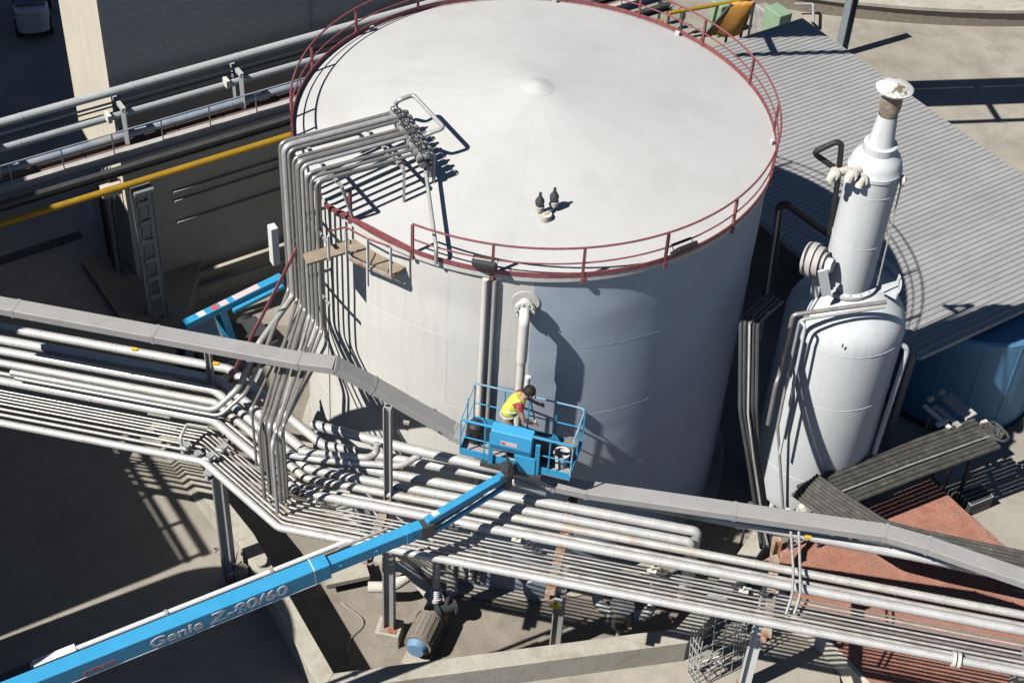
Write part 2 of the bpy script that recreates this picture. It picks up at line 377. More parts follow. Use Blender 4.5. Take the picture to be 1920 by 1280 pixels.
for s_ in range(nr):
    a0 = 360 / nr * s_ + 4; a1 = a0 + 360 / nr + .35; m = MB(); vs = []; na, nq = 6, 10
    for i in range(na + 1):
        for j in range(nq + 1):
            a = R_(a0 + (a1 - a0) * i / na); r = RR * (1 - .965 * j / nq)
            e = math.sin(math.pi * j / nq) * math.sin(math.pi * i / na)
            z = roofz(r) + (.0012 * i / na if s_ % 5 == 0 else 0) + .014 * e * noise.noise(V3((r * math.cos(a), r * math.sin(a), 1)) * .9)
            vs.append((r * math.cos(a), r * math.sin(a), z))
    m.add(vs, [(i * (nq + 1) + j, (i + 1) * (nq + 1) + j, (i + 1) * (nq + 1) + j + 1, i * (nq + 1) + j + 1) for i in range(na) for j in range(nq)])
    ob('roof_plate', m, 'roof', tank)
ob('roof_crown', MB().lathe([(.36, roofz(.36) + .004), (.28, roofz(.28) + .012), (.16, roofz(.16) + .03), (.06, AZ + .045), (.0, AZ + .05)], (0, 0, 0), 32), 'roof', tank)
ob('rim_angle', MB().lathe([(TR + .01, TH - .09), (TR + .075, TH - .085), (TR + .08, TH + .02), (TR + .03, TH + .034)], (0, 0, 0), 120), 'plate', tank)
ob('base_ring', MB().lathe([(TR + .3, .006), (TR + .3, .07), (TR, .075)], (0, 0, 0), 96), 'concrete', tank)

# guard rail on the tank rim
rail = empty('guard_rail', (0, -TR, TH), 'faded red guard rail round the rim of the white tank roof', 'railing')
def ang(px, py): p = P(px, py, TH); return math.degrees(math.atan2(p.y, p.x)) % 360
RH = .72; rr = TR + .075
A_s = ang(778, 471) ; A_e = ang(566, 262)
A_e2 = A_e + 360 if A_e < A_s else A_e
posts = [ang(778, 471), ang(923, 514), ang(1091, 518), ang(1243, 488), ang(1368, 425)]
lastp = posts[-1] if posts[-1] > 200 else posts[-1] + 360
x = lastp + 21
while x < A_e2 - 6: posts.append(x); x += 20.2
posts.append(A_e2 - 1)
for a in posts:
    p = V3((rr * math.cos(R_(a)), rr * math.sin(R_(a)), TH)); m = MB()
    m.box(p + UP * (RH / 2 - .03), (.05, .05, RH), R_(a)); m.box(p - UP * .05 - pol(a) * .0, (.09, .07, .12), R_(a))
    ob('post', m, 'red', rail, smooth=False)
n_ = 90
ob('top_rail', MB().ring((0, 0, 0), rr, TH + RH, .022, n_, A_s, A_e2), 'red', rail)
ob('mid_rail', MB().ring((0, 0, 0), rr, TH + RH * .5, .017, n_, A_s, A_e2), 'red', rail)
ob('toe_board', MB().lathe([(rr - .012, TH + .03), (rr - .012, TH + .13), (rr + .012, TH + .13), (rr + .012, TH + .03), (rr - .012, TH + .03)], (0, 0, 0), 120, A_s - 20, A_e2 + 4), 'red', rail, smooth=False)
pA = wallp(668, 398, TR + .05); a = ang(668, 410)
m = MB().box((rr * math.cos(R_(a)), rr * math.sin(R_(a)), TH + .36), (.055, .055, .76), R_(a)); ob('post', m, 'red', rail, smooth=False)
p0 = V3((rr * math.cos(R_(A_s)), rr * math.sin(R_(A_s)), TH + .02)); p1 = V3((rr * math.cos(R_(a)), rr * math.sin(R_(a)), TH + .02))
ob('brace', MB().beam(p0 + UP * .06, p1 + UP * .06 + (p1 - p0) * .42, .09, .07), 'red', rail, smooth=False)
for px, py in ((695, 58), (1271, 68), (1447, 272), (1040, 4)):          # white lifting lugs on the rim
    a = ang(px, py); c = V3(((TR - .02) * math.cos(R_(a)), (TR - .02) * math.sin(R_(a)), TH + .07))
    o = ob('lifting_lug', MB().box(c, (.06, .12, .14), R_(a)), 'white', tank, smooth=False, bevel=.02)

# roof vents
vt = empty('roof_vent', P(1022, 405, 9.78), 'pair of black capped breather vents on the white tank roof', 'vent')
b0 = P(1022, 405, 9.74); b0.z = roofz(math.hypot(b0.x, b0.y))
ob('base', MB().cyl(b0 - UP * .02, b0 + UP * .1, .13, 20), 'lagging', vt)
for px, py in ((1011, 395), (1038, 386)):
    c = P(px, py, b0.z + .12); c.z = b0.z + .0; m = MB()
    m.tube([b0 + UP * .08, V3((c.x, c.y, b0.z + .1)), V3((c.x, c.y, b0.z + .22))], .05, 10, .06); m.cyl((c.x, c.y, b0.z + .14), (c.x, c.y, b0.z + .24), .095, 16)
    bd = ob('body', m, 'lagging', vt)
    cp = MB().lathe([(.0, .56), (.028, .55), (.032, .47), (.05, .44), (.088, .37), (.092, .33), (.08, .26), (.065, .24), (0, .24)], (c.x, c.y, b0.z), 16)
    ob('cap', cp, 'dark', bd)

# flood lights on the rail
for px, py, yaw in ((912, 478, 255), (1276, 458, 300)):
    a = ang(px, py + 28); p = V3((rr * math.cos(R_(a)), rr * math.sin(R_(a)), TH + .30)); d = pol(a)
    fl = empty('flood_light', p, 'black floodlight clamped to the red tank rail %s' % ('beside the overflow pipe' if px < 1000 else 'above the blue-grey shell'), 'floodlight', 'floodlights on the tank rail')
    tx = perp(d); n1 = (d * .8 - UP * .6).normalized(); u1 = tx.cross(n1)
    ob('housing', MB().box(p + d * .12, (.46, .36, .1), ax=(tx, u1, n1)), 'black', fl, smooth=False, bevel=.02)
    ob('lens', MB().box(p + d * .12 + n1 * .05, (.40, .30, .012), ax=(tx, u1, n1)), 'dark', fl, smooth=False)
    ob('bracket', MB().tube([p + d * .12 + tx * .23, p + tx * .23 + UP * .1, p - tx * .23 + UP * .1, p + d * .12 - tx * .23], .014, 6), 'black', fl)

# overflow pipes and nozzle on the shell
for k, (px, py, r, lab) in enumerate(((911, 545, .065, 'white vertical pipe clamped to the tank shell under the floodlight'), (928, 545, .045, 'slimmer grey conduit running down the tank shell beside the white pipe'))):
    p = wallp(px, py); d = V3((p.x, p.y, 0)).normalized(); c = at(d * (TR + .02 + r), 0)
    m = MB().tube([at(c, TH - .12), at(c, .4)], r, 12)
    o = ob('downpipe', m, 'creamsteel' if k == 0 else 'galv'); tag(o, lab, 'pipe')
    for z in (2.2, 4, 5.8, 7.6): pass
p = wallp(985, 566); d = V3((p.x, p.y, 0)).normalized(); tx = perp(d)
noz = empty('shell_nozzle', p, 'cream flanged nozzle with elbow and downpipe on the tank shell above the basket', 'nozzle')
ob('pad', MB().cyl(p - d * .02, p + d * .02, .27, 28), 'creamsteel', noz)
ob('neck', MB().cyl(p, p + d * .22, .12, 18), 'creamsteel', noz)
fl = ob('flange', MB().cyl(p + d * .17, p + d * .215, .2, 20).cyl(p + d * .222, p + d * .265, .2, 20), 'creamsteel', noz)
for i in range(10):
    t = 2 * math.pi * i / 10; c = p + tx * (.165 * math.cos(t)) + UP * (.165 * math.sin(t))
    ob('bolt', MB().cyl(c + d * .14, c + d * .30, .018, 6), 'creamsteel', fl)
e = p + d * .5
ob('elbow', MB().tube([p + d * .24, e, e - UP * 1.05], .105, 14, .3), 'creamsteel', noz)
ob('reducer', MB().cyl(e - UP * 1.02, e - UP * 1.16, .105, 14, .085), 'creamsteel', noz)
ob('pipe', MB().cyl(e - UP * 1.1, e - UP * 4.6, .085, 14), 'creamsteel', noz)

# corner platform on the rim next to the risers
pf = empty('corner_platform', P(700, 470, 8.9), 'weathered board platform hung on the tank rim beside the risers', 'platform')
PZ = 8.95
c1, c2, c3, c4, c5 = [P(*q_, PZ) for q_ in ((575, 468), (655, 447), (775, 487), (737, 514), (655, 478))]
boards = [[P(568, 476, PZ), P(655, 448, PZ), P(657, 470, PZ), P(575, 495, PZ)], [P(656, 472, PZ), P(660, 447, PZ), P(712, 458, PZ), P(694, 492, PZ)], [P(697, 494, PZ), P(714, 458, PZ), P(745, 472, PZ), P(727, 508, PZ)], [P(729, 510, PZ), P(747, 473, PZ), P(776, 489, PZ), P(738, 516, PZ)]]
for bq in boards: ob('board', MB().slab(bq, .05, (0, 0, -1)), 'wood', pf, smooth=False)
fr = MB(); pts = [c1, c2, c3, c4, c5]
for i in range(1, 4): fr.beam(pts[i] - UP * .09, pts[(i + 1) % 5] - UP * .09, .05, .07)
ob('frame', fr, 'rusty', pf, smooth=False)
for px, py, h in ((690, 500, .72), (733, 515, .72), (650, 478, .6), (617, 486, .6)):
    b0 = P(px, py, PZ); ob('post', MB().box(b0 + UP * (h / 2 - .03), (.04, .04, h), R_(30)), 'white', pf, smooth=False)
pr_ = [P(px, py, PZ) + UP * .68 for px, py in ((617, 486), (650, 478), (690, 500), (733, 515))]
ob('rail', MB().tube(pr_, .02, 8), 'red', pf)

# ================================================================== risers, roof runs, manifold
RZ = 10.5
q0 = P(525, 266, RZ); q1 = P(592, 344, RZ); run = (P(745, 207, RZ) - P(525, 265, RZ)).normalized()
rads = [.045, .068, .037, .037, .06, .04, .036, .036, .032]
bz = 6.78
drops = [(455, 740), (468, 730), (485, 805), (495, 795), (505, 800), (510, 830), (517, 812), (525, 812), (530, 800)]
labs = ['lead', 'fat']
for i, r in enumerate(rads):
    t = i / (len(rads) - 1); c = q0.lerp(q1, t); L = 2.55 + .12 * math.sin(i * 2.1) - .28 * t
    top = at(c, RZ + .03 * (i % 3) - .02)
    elb = at(c, bz - .04 * (i % 2))
    dx = P(drops[i][0], drops[i][1], bz)
    end = at(dx, bz - .04 * (i % 2))
    foot = at(dx, 4.82)
    pts = [top + run * L - UP * .12, top + run * L * .97, top, elb, end, foot]
    if i < 2: pts = [top + run * L - UP * .12, top + run * L * .97, top, elb, P(498 - 16 * i, 655 - 6 * i, 6.5), P(462 - 14 * i, 735 - 8 * i, 5.4), P(412 - 10 * i, 780 - 11 * i, 4.98), P(412 - 10 * i, 780 - 11 * i, 4.98) - UR * 4.5]
    m = MB().tube(pts, r, 12, .16)
    o = ob('riser_pipe', m, 'steel' if i % 4 != 1 else 'galv')
    if i == 1: tag(o, 'fattest grey riser pipe climbing the tank side and crossing its roof', 'pipe')
    elif i < 1: tag(o, 'outermost steel riser pipe beside the white box, bending left onto the rack', 'pipe')
    else: tag(o, 'slim steel riser pipe in the bundle climbing from rack to tank roof', 'pipe', 'riser pipes from the rack to the tank roof')
mid = q0.lerp(q1, .5)
for i in range(4):
    c = q0.lerp(q1, .12 + .25 * i) + run * .16; dx = P(472 + 17 * i, 770 + 12 * i, 6.3); zz = 6.35 - .05 * i
    top = at(c, RZ - .16); r_ = .028 + .006 * (i % 2)
    o = ob('riser_pipe', MB().tube([top + run * (1.5 + .3 * (i % 2)) - UP * .1, top + run * 1.4, top, at(c, zz), at(dx, zz), at(dx, 4.8)], r_, 8, .12), 'steel')
    tag(o, 'thin tube behind the slim risers, dropping from the tank rim to the rack', 'pipe', 'thin tubes behind the risers')
# roof support frames for the riser runs
for k, s_ in enumerate((.45, 1.75)):
    a = q0 + run * s_ + (q0 - q1).normalized() * .1; b = q1 + run * s_ + (q1 - q0).normalized() * .15
    sf = empty('pipe_support', at((a + b) / 2, roofz(math.hypot(((a + b) / 2).x, ((a + b) / 2).y)) if k else TH), 'steel angle support frame under the pipes %s' % ('near the roof manifold' if k else 'at the rim of the tank roof'), 'support')
    zz = RZ - .11
    ob('cross_bar', MB().beam(at(a, zz), at(b, zz), .06, .05), 'galv', sf, smooth=False)
    for e in (a, b):
        rd = math.hypot(e.x, e.y); zb = roofz(rd) if rd < TR else TH - .1
        ob('leg', MB().beam(at(e, zz), at(e if rd < TR else e * (TR / rd), zb), .05, .05), 'galv', sf, smooth=False)
for z in (9.2, 7.6):                                                     # clamps on the vertical bundle
    a = at(q0, z) + (q0 - q1).normalized() * .12; b = at(q1, z) + (q1 - q0).normalized() * .2; inn = at(mid, 0).normalized() * -.09
    o = ob('pipe_clamp', MB().beam(a + inn, b + inn, .04, .06).beam(at(mid, z) + inn, at(mid.normalized() * TR, z), .05, .05), 'galv', smooth=False); tag(o, 'steel clamp bar holding the %s of the riser bundle to the tank' % ('upper part' if z > 8 else 'middle'), 'clamp')
# manifold
mf = empty('valve_manifold', P(770, 255, RZ - .3), 'cluster of stainless valves and elbows where the risers meet the tank roof', 'manifold')
m0 = q0 + run * 2.45; m1 = q1 + run * 2.2; md = (m1 - m0).normalized()
ob('header', MB().tube([at(m0, RZ - .2) - md * .1, at(m1, RZ - .2) + md * .1], .07, 12), 'steel', mf)
ob('header', MB().tube([at(m0, RZ - .36) + run * .22, at(m1, RZ - .4) + run * .25], .06, 12), 'steel', mf)
for i in range(9):
    c = m0.lerp(m1, i / 8.0); c = at(c, RZ - .05)
    vb = ob('valve', MB().cyl(c - run * .12, c - run * .02, .085, 12).cyl(c + run * .05, c + run * .15, .085, 12).cyl(c - run * .02, c + run * .05, .055, 10), 'galv', mf)
    hz = .12 + .05 * (i % 3)
    ob('stem', MB().cyl(c, c + UP * hz, .015, 6), 'dark', vb)
    ob('handwheel', MB().ring((c.x, c.y, c.z), .08, hz, .012, 16, k=6).beam(c + UP * hz - md * .08, c + UP * hz + md * .08, .014, .014), 'dark', vb)
    r_ = c + run * .28
    ob('drop_leg', MB().tube([c + run * .1, r_, at(r_, roofz(math.hypot(r_.x, r_.y)) - .02)], .035 + .012 * (i % 2), 10, .08), 'galv', vb)
lz = RZ + .12
lp = [P(742, 205, RZ - .2), P(742, 195, lz - .25), P(748, 188, lz), P(775, 178, lz), P(833, 240, lz), P(800, 252, lz - .08), P(790, 258, RZ - .25)]
o = ob('loop_pipe', MB().tube(lp, .045, 10, .1), 'galv'); tag(o, 'pale pipe loop standing over the valve cluster on the tank roof', 'pipe')
zr = lambda p_: roofz(math.hypot(p_.x, p_.y))
pa = P(793, 285, 10.2); pb = P(818, 470, 9.75)
o = ob('drain_pipe', MB().tube([at(pa, zr(pa) + .45), at(pb, 9.8), at(pb, 9.44)], .038, 10, .1), 'galv'); tag(o, 'thin pipe sloping from the roof valves down to the tank rim', 'pipe')
# panel box by the risers
c = P(524, 450, 8.0); c = at(q0 - run * .22 + (q0 - q1).normalized() * .12, 7.95)
o = ob('junction_box', MB().box(c, (.16, .2, .95), R_(32)), 'white', smooth=False, bevel=.012); tag(o, 'tall white box fixed beside the riser pipes', 'box')
o = ob('stair_stringer', MB().beam(P(588, 405, 9.0), P(432, 708, 5.2), .04, .06), 'red', smooth=False); tag(o, 'slanting faded red bar running down behind the risers', 'bar')

# ================================================================== front pipe rack
RKZ = 4.72
loc0 = P(605, 835, RKZ); loc1 = P(528, 978, RKZ)
rows = [(613, 952, .10, 'clad'), (637, 983, .105, 'clad'), (657, 1004, .095, 'clad'), (679, 1021, .085, 'cladtan'), (696, 1036, .045, 'clad2'), (713, 1051, .095, 'clad'),
        (727, 1066, .021, 'steel'), (733, 1073, .022, 'clad2'), (739, 1080, .024, 'steel'), (745, 1088, .024, 'clad2'), (752, 1096, .027, 'steel'), (762, 1104, .031, 'clad2'), (773, 1113, .037, 'clad2'), (791, 1126, .08, 'clad')]
def isect(p, d, q_, e):                       # lines in plan
    den = d.x * e.y - d.y * e.x; t = ((q_.x - p.x) * e.y - (q_.y - p.y) * e.x) / den; return p + d * t
D38 = pol(-42)
rowpts = []
for i, (yl, ym, r, mt) in enumerate(rows):
    pl = at(P(0, yl, RKZ), 0); pm = at(P(1234, ym, RKZ), 0)
    b2 = isect(pm, UR, at(loc0, 0), at(loc1 - loc0, 0)); b1 = isect(pl, UR, b2, D38)
    z = 4.62 + r
    pts = [pl - UR * 2.5, b1, b2]
    if i in (1, 2):
        e = pm + UR * (.9 - .12 * i); pts += [e]; pts = [at(p_, z) for p_ in pts] + [at(e + UR * .02, z - 1.7)]
    else: pts = [at(p_, z) for p_ in pts + [pm + UR * 11]]
    m = MB().tube(pts, r, 12, .1)
    if r > .07:                               # cladding joint bands
        for a, b in zip(pts[:3], pts[1:4]):
            L = (b - a).length; d = (b - a).normalized(); k = int(L / .95)
            for j in range(1, k + 1):
                c = a + d * (j * L / (k + 1)); m.cyl(c - d * .018, c + d * .018, r + .006, 12)
    rowpts.append((pl, b1, b2, pm, z, r))
    o = ob('rack_pipe', m, mt)
    if i == 0: tag(o, 'rear white clad pipe of the front rack, running beneath the grey duct', 'pipe')
    elif i in (1, 2): tag(o, 'fat white clad pipe on the front rack ending in a downward elbow', 'pipe', 'clad pipes ending in an elbow')
    elif i == 3: tag(o, 'tan stained clad pipe along the front rack', 'pipe')
    elif i == 5: tag(o, 'silver clad pipe between the fat pipes and the thin tubes of the front rack', 'pipe')
    elif i == 13: tag(o, 'white clad pipe along the outer edge of the front rack', 'pipe')
    else: tag(o, 'thin tube in the close-packed tube bundle of the front rack', 'pipe', 'thin tubes on the front rack')
# extra short clad lines near the tank: the looped header behind the mid post
zc = 5.15
hp = [P(585, 795, zc), P(720, 830, zc), P(900, 872, zc), P(1040, 898, zc - .2)]
o = ob('header_pipe', MB().tube(hp, .105, 14, .2).cyl(P(640, 808, zc), P(642, 808.5, zc), .112, 14), 'clad'); tag(o, 'fat pale header pipe close to the tank foot wall behind the mid post', 'pipe')
o = ob('branch_pipe', MB().tube([P(500, 845, 4.95), P(600, 862, 4.95), P(752, 874, 4.95), P(800, 845, 5.1)], .07, 12, .15), 'clad'); tag(o, 'pale branch pipe bending up to the header pipe behind the mid post', 'pipe')
o = ob('stub_pipe', MB().tube([P(560, 846, 5.05), P(690, 858, 5.05), P(705, 850, 5.05), P(708, 830, 5.3)], .075, 12, .12), 'clad'); tag(o, 'short pale pipe with upturned elbow left of the mid post', 'pipe')
# bents
def bent(name, base, z0, lab, topz=None, rust=False, split=False):
    e = empty(name, at(base, z0), lab, 'pipe support')
    m = 'rusty' if rust else 'galv'
    ob('post', MB().hbeam(at(base, z0), at(base, 4.42), .2, .22, .025, up=UR), 'galv', e, smooth=False)
    ob('base_plate', MB().box(at(base, z0 + .012), (.34, .34, .024), R_(-9)), 'rusty', e, smooth=False)
    def vline(i): pm = rowpts[i][3]; return isect(pm, UR, base, VR)
    return e
bm = at(P(730, 1172, .45), 0); br = at(P(1040, 1215, 0), 0); bl = at(P(432, 1085, G), 0); bx = at(P(1395, 1285, G), 0)
for base, z0, lab in ((bm, .42, 'galvanised rack post on a concrete block inside the bund'), (br, .006, 'galvanised rack post carrying the yellow warning sign'), (bx, G, 'white leaning rack post outside the bund beside the wire cage')):
    e = empty('rack_support', at(base, z0), lab, 'pipe support')
    ra = isect(rowpts[0][3], UR, base, VR) + VR * .25; rb = isect(rowpts[13][3], UR, base, VR) - VR * .25
    ob('post', MB().hbeam(at(base, z0), at(base, 4.40), .2, .24, .03, up=UR), 'galv' if base != bx else 'white', e, smooth=False)
    ob('base_plate', MB().box(at(base, z0 + .012), (.36, .36, .024), R_(-9)), 'rusty', e, smooth=False)
    ob('cross_beam', MB().hbeam(at(ra, 4.51), at(rb, 4.51), .18, .2, .025), 'rusty', e, smooth=False)
    up_top = 7.18 if base == bm else 4.95
    # upright through the rack that carries the duct
    hb = base + VR * (.0 if base == bm else .35)
    ob('upright', MB().hbeam(at(hb, 4.62), at(hb, up_top), .16, .15, .02, up=UR), 'rusty' if base != bm else 'greybeam', e, smooth=False)
e = empty('rack_support', at(bl, G), 'galvanised rack post wrapped in barrier tape left of the bund', 'pipe support')
ra = isect(rowpts[0][0], UR, bl, VR) + VR * .3; rb = isect(rowpts[13][0], UR, bl, VR) - VR * .25
ob('post', MB().hbeam(at(bl, G), at(bl, 4.40), .24, .24, .03, up=UR), 'galv', e, smooth=False)
ob('cross_beam', MB().hbeam(at(ra, 4.51), at(rb, 4.51), .18, .2, .025), 'galv', e, smooth=False)
hl = at(P(397, 722, 4.62), 0)
ob('upright', MB().hbeam(at(hl, 4.62), at(hl, 5.62), .13, .13, .02, up=UR), 'greybeam', e, smooth=False)
ob('base_plate', MB().box(at(bl, G + .012), (.4, .4, .024), R_(-9)), 'rusty', e, smooth=False)
# second left bent, beyond the frame side
bl2 = bl - UR * 6.2
e2 = empty('rack_support', at(bl2, 0), 'galvanised rack post standing farther along the left run of the rack', 'pipe support')
ob('post', MB().hbeam(at(bl2, 0), at(bl2, 4.40), .24, .24, .03, up=UR), 'galv', e2, smooth=False)
ob('cross_beam', MB().hbeam(at(ra - UR * 6.2, 4.51), at(rb - UR * 6.2, 4.51), .18, .2, .025), 'galv', e2, smooth=False)
ob('upright', MB().hbeam(at(hl - UR * 6.2, 4.62), at(hl - UR * 6.2, 7.18), .15, .15, .02, up=UR), 'rusty', e2, smooth=False)
bx2 = bx + UR * 5.2
e3 = empty('rack_support', at(bx2, 0), 'galvanised rack post at the far end of the rack beyond the brick platform', 'pipe support')
ra = isect(rowpts[0][3], UR, bx2, VR) + VR * .25; rb = isect(rowpts[13][3], UR, bx2, VR) - VR * .25
ob('post', MB().hbeam(at(bx2, 1.1 if False else 0), at(bx2, 4.40), .2, .24, .03, up=UR), 'galv', e3, smooth=False)
ob('cross_beam', MB().hbeam(at(ra, 4.51), at(rb, 4.51), .18, .2, .025), 'rusty', e3, smooth=False)
# concrete block under the mid post
o = ob('concrete_block', MB().prism([at(bm, 0) + UR * a_ + VR * b_ for a_, b_ in ((-.27, -.24), (.27, -.24), (.27, .24), (-.27, .24))], 0, .42), 'concrete', smooth=False, bevel=.015); tag(o, 'square concrete block under the galvanised mid rack post', 'block')
# warning sign
sp = at(br, 0) - VR * .14; sg = empty('warning_sign', at(sp, 2.0), 'white and yellow warning sign fixed to the galvanised rack post', 'sign')
c = Q(1042, 1130, sp.y)
ob('plate', MB().box(c, (.27, .012, .36), R_(-9)), 'white', sg, smooth=False)
ob('lower_panel', MB().box(c - VR * .009 - UP * .125, (.27, .006, .1), R_(-9)), 'signyellow', sg, smooth=False)
tr = [c - VR * .010 + UP * .125, c - VR * .010 - UR * .115 - UP * .065, c - VR * .010 + UR * .115 - UP * .065]
ob('triangle', MB().slab(tr, .004, -VR), 'signyellow', sg, smooth=False)
ti = [c - VR * .0145 + UP * .06, c - VR * .0145 - UR * .05 - UP * .04, c - VR * .0145 + UR * .05 - UP * .04]
ob('pictogram', MB().slab(ti, .003, -VR), 'black', sg, smooth=False)

# grey duct over the rack
DZ = 7.35
dc = [P(-120, 553, DZ), P(5, 573, DZ), P(30, 578, DZ), P(560, 676, DZ), P(628, 684, DZ)]
dd = [at(P(700, 722, 6.85), 6.85), at(P(850, 808, 5.85), 5.85), at(P(1040, 905, 5.25), 5.25), P(1100, 918, 5.22), P(1660, 999, 5.22), P(1740, 1022, 5.22), P(1960, 1098, 5.15)]
dpath = [at(p_, DZ) for p_ in dc[1:]] + dd
dpath[0] = at(P(30, 578, DZ), DZ) ; dpath = dpath[0:1] + dpath[2:]
dpath = [dpath[0] - UR * 2.2] + dpath
du = empty('cable_duct', at(bm, 7.0), 'long grey sheet metal duct stepping down along the front pipe rack', 'duct')
def rect_sweep(pts, w_, h):
    m = MB(); vs = []
    for i, p_ in enumerate(pts):
        d = (pts[min(i + 1, len(pts) - 1)] - pts[max(i - 1, 0)]); x = V3((d.y, -d.x, 0)).normalized(); u = x.cross(d.normalized())
        vs += [p_ - x * w_ / 2 - u * h / 2, p_ + x * w_ / 2 - u * h / 2, p_ + x * w_ / 2 + u * h / 2, p_ - x * w_ / 2 + u * h / 2]
    n = len(pts); fs = [(i * 4 + j, i * 4 + (j + 1) % 4, i * 4 + 4 + (j + 1) % 4, i * 4 + 4 + j) for i in range(n - 1) for j in range(4)] + [(3, 2, 1, 0), (n * 4 - 4, n * 4 - 3, n * 4 - 2, n * 4 - 1)]
    return m.add(vs, fs)
for i in range(len(dpath) - 1):               # sheet sections, butted with a small joint
    a, b = dpath[i], dpath[i + 1]; L = (b - a).length; k = max(1, round(L / 2.4))
    for j in range(k):
        s0 = a.lerp(b, j / k); s1 = a.lerp(b, (j + 1) / k); d = (s1 - s0).normalized()
        ob('duct_section', rect_sweep([s0 - d * .02, s1 - d * .004],   .36 + .004 * (i % 2), .17 + .004 * (i % 2)), 'duct', du, smooth=False, bevel=.012)
for i in range(1, len(dpath) - 1):
    for a, b in ((dpath[i], dpath[i + 1]),):
        L = (b - a).length; d = (b - a).normalized(); k = max(1, round(L / 2.4))
        for j in range(k): c = a.lerp(b, j / k); ob('joint_cover', rect_sweep([c - d * .03, c + d * .03], .375, .185), 'duct', du, smooth=False)
for px, py, zz in ((253, 655, 7.3), (405, 682, 7.3), (762, 792, 6.3), (1515, 1007, 5.15)):
    ob('bracket', MB().box(P(px, py, zz - .06), (.12, .06, .06), R_(-9)), 'signyellow' if px != 762 else 'cladtan', du, smooth=False)
# lead pipe pair up past the right bent
for k_, (px, py) in enumerate(((1482, 1030), (1497, 1030))):
    a = P(px, 1000, 5.05); b = P(px + 4 - 12 * k_ * .2, 1075, 4.9); c = P(px + 2, 1120, 4.85); d = P(px - 8, 1150, 4.82)
    o = ob('jumper_pipe', MB().tube([at(a, 5.1), at(b, 5.0), at(c, 4.95), at(d, 4.8)], .028, 8, .1), 'galv'); tag(o, 'thin grey jumper pipe crossing over the rack beside the right rack post', 'pipe', 'jumper pipes over the rack')
# small valves and clips sitting on the tube bundle
for k_, (px, py) in enumerate(((968, 1012), (990, 1024), (1006, 1034), (1222, 1070), (1240, 1074), (1380, 1100), (1394, 1108), (1432, 1112), (560, 925), (585, 938), (610, 948), (850, 990))):
    c = P(px, py, 4.78); o = ob('tube_valve', MB().cyl(c - UR * .09, c + UR * .09, .045, 10).cyl(c, c + UP * .13, .028, 8).beam(c + UP * .13 - VR * .02, c + UP * .13 + UR * .13, .02, .015), 'dark' if k_ % 3 else 'lagging')
    if k_ % 3: tag(o, 'small dark lever valve on the thin tubes of the front rack', 'valve', 'dark lever valves on the tubes')
    else: tag(o, 'small pale lever valve on the thin tubes of the front rack', 'valve', 'pale lever valves on the tubes')
# flange on outer pipe
pl, b1, b2, pm, z, r = rowpts[13]
fc = isect(pm, UR, at(P(1794, 1233, z), 0), VR)
o = ob('pipe_flange', MB().cyl(at(fc, z) - UR * .09, at(fc, z) - UR * .03, .15, 16).cyl(at(fc, z) + UR * .0, at(fc, z) + UR * .06, .15, 16), 'creamsteel'); tag(o, 'white bolted flange pair on the outer rack pipe above the brick platform', 'flange')
# valve cluster at left bent
vc = empty('drain_valves', P(380, 850, 4.7), 'cluster of small valves at the corner of the front rack', 'valve')
for px, py, zz in ((352, 842, 4.85), (372, 858, 4.7), (395, 862, 4.75), (420, 845, 4.8)):
    c = P(px, py, zz); ob('valve_body', MB().tube([c - UR * .16, c, c + UP * .14], .05, 10, .06).cyl(c + UP * .1, c + UP * .16, .08, 12), 'galv', vc)
ob('goal_post', MB().tube([P(345, 862, 4.6), P(338, 820, 5.0), P(350, 795, 5.1), P(390, 802, 5.1)], .035, 8, .06), 'galv', vc)

# ================================================================== gear inside the bund
pu = empty('pump_set', P(790, 1232, 0), 'grey pump set with blue fan cover lying inside the bund', 'pump')
pz = .48; pa = P(782, 1212, pz); pb = P(812, 1150, pz); ax = (pb - pa).normalized(); sx = perp(ax)
ob('base_plate', MB().box(at((pa + pb) / 2, .05), ((pb - pa).length + .5, .55, .1), math.atan2(ax.y, ax.x)), 'concrete', pu, smooth=False)
ob('motor', MB().cyl(pa + ax * .02, pa + ax * .78, .31, 24), 'motor', pu, smooth=True)
mo = pu.children[-1]
for i in range(18):
    t = 2 * math.pi * i / 18; o_ = sx * math.cos(t) + UP * math.sin(t)
    ob('cooling_fin', MB().beam(pa + ax * .1 + o_ * .312, pa + ax * .7 + o_ * .312, .012, .016, up=o_), 'motor', mo, smooth=False)
ob('fan_cover', MB().cyl(pa - ax * .12, pa + ax * .03, .19, 24, .25), 'fanblue', pu)
ob('foot', MB().box(pa + ax * .35 - UP * .3, (.4, .42, .22), math.atan2(ax.y, ax.x)), 'motor', pu, smooth=False)
ob('coupling', MB().cyl(pa + ax * .7, pa + ax * .95, .12, 16), 'steel', pu)
pc = pa + ax * 1.1
ob('volute', MB().cyl(pc - ax * .09, pc + ax * .12, .24, 24).cyl(pc, pc + UP * .42, .085, 14), 'galv', pu)
ob('pump_foot', MB().box(pc - UP * .28, (.2, .3, .3), math.atan2(ax.y, ax.x)), 'galv', pu, smooth=False)
ob('discharge_flange', MB().cyl(pc + UP * .36, pc + UP * .40, .15, 16).cyl(pc + UP * .42, pc + UP * .46, .15, 16), 'creamsteel', pu)
ob('bellows', MB().lathe([(.10 + .03 * (i % 2), .46 + .035 * i) for i in range(9)], pc, 16), 'creamsteel', pu)
ob('discharge_pipe', MB().cyl(pc + UP * .74, pc + UP * 2.6, .085, 14), 'galv', pu)
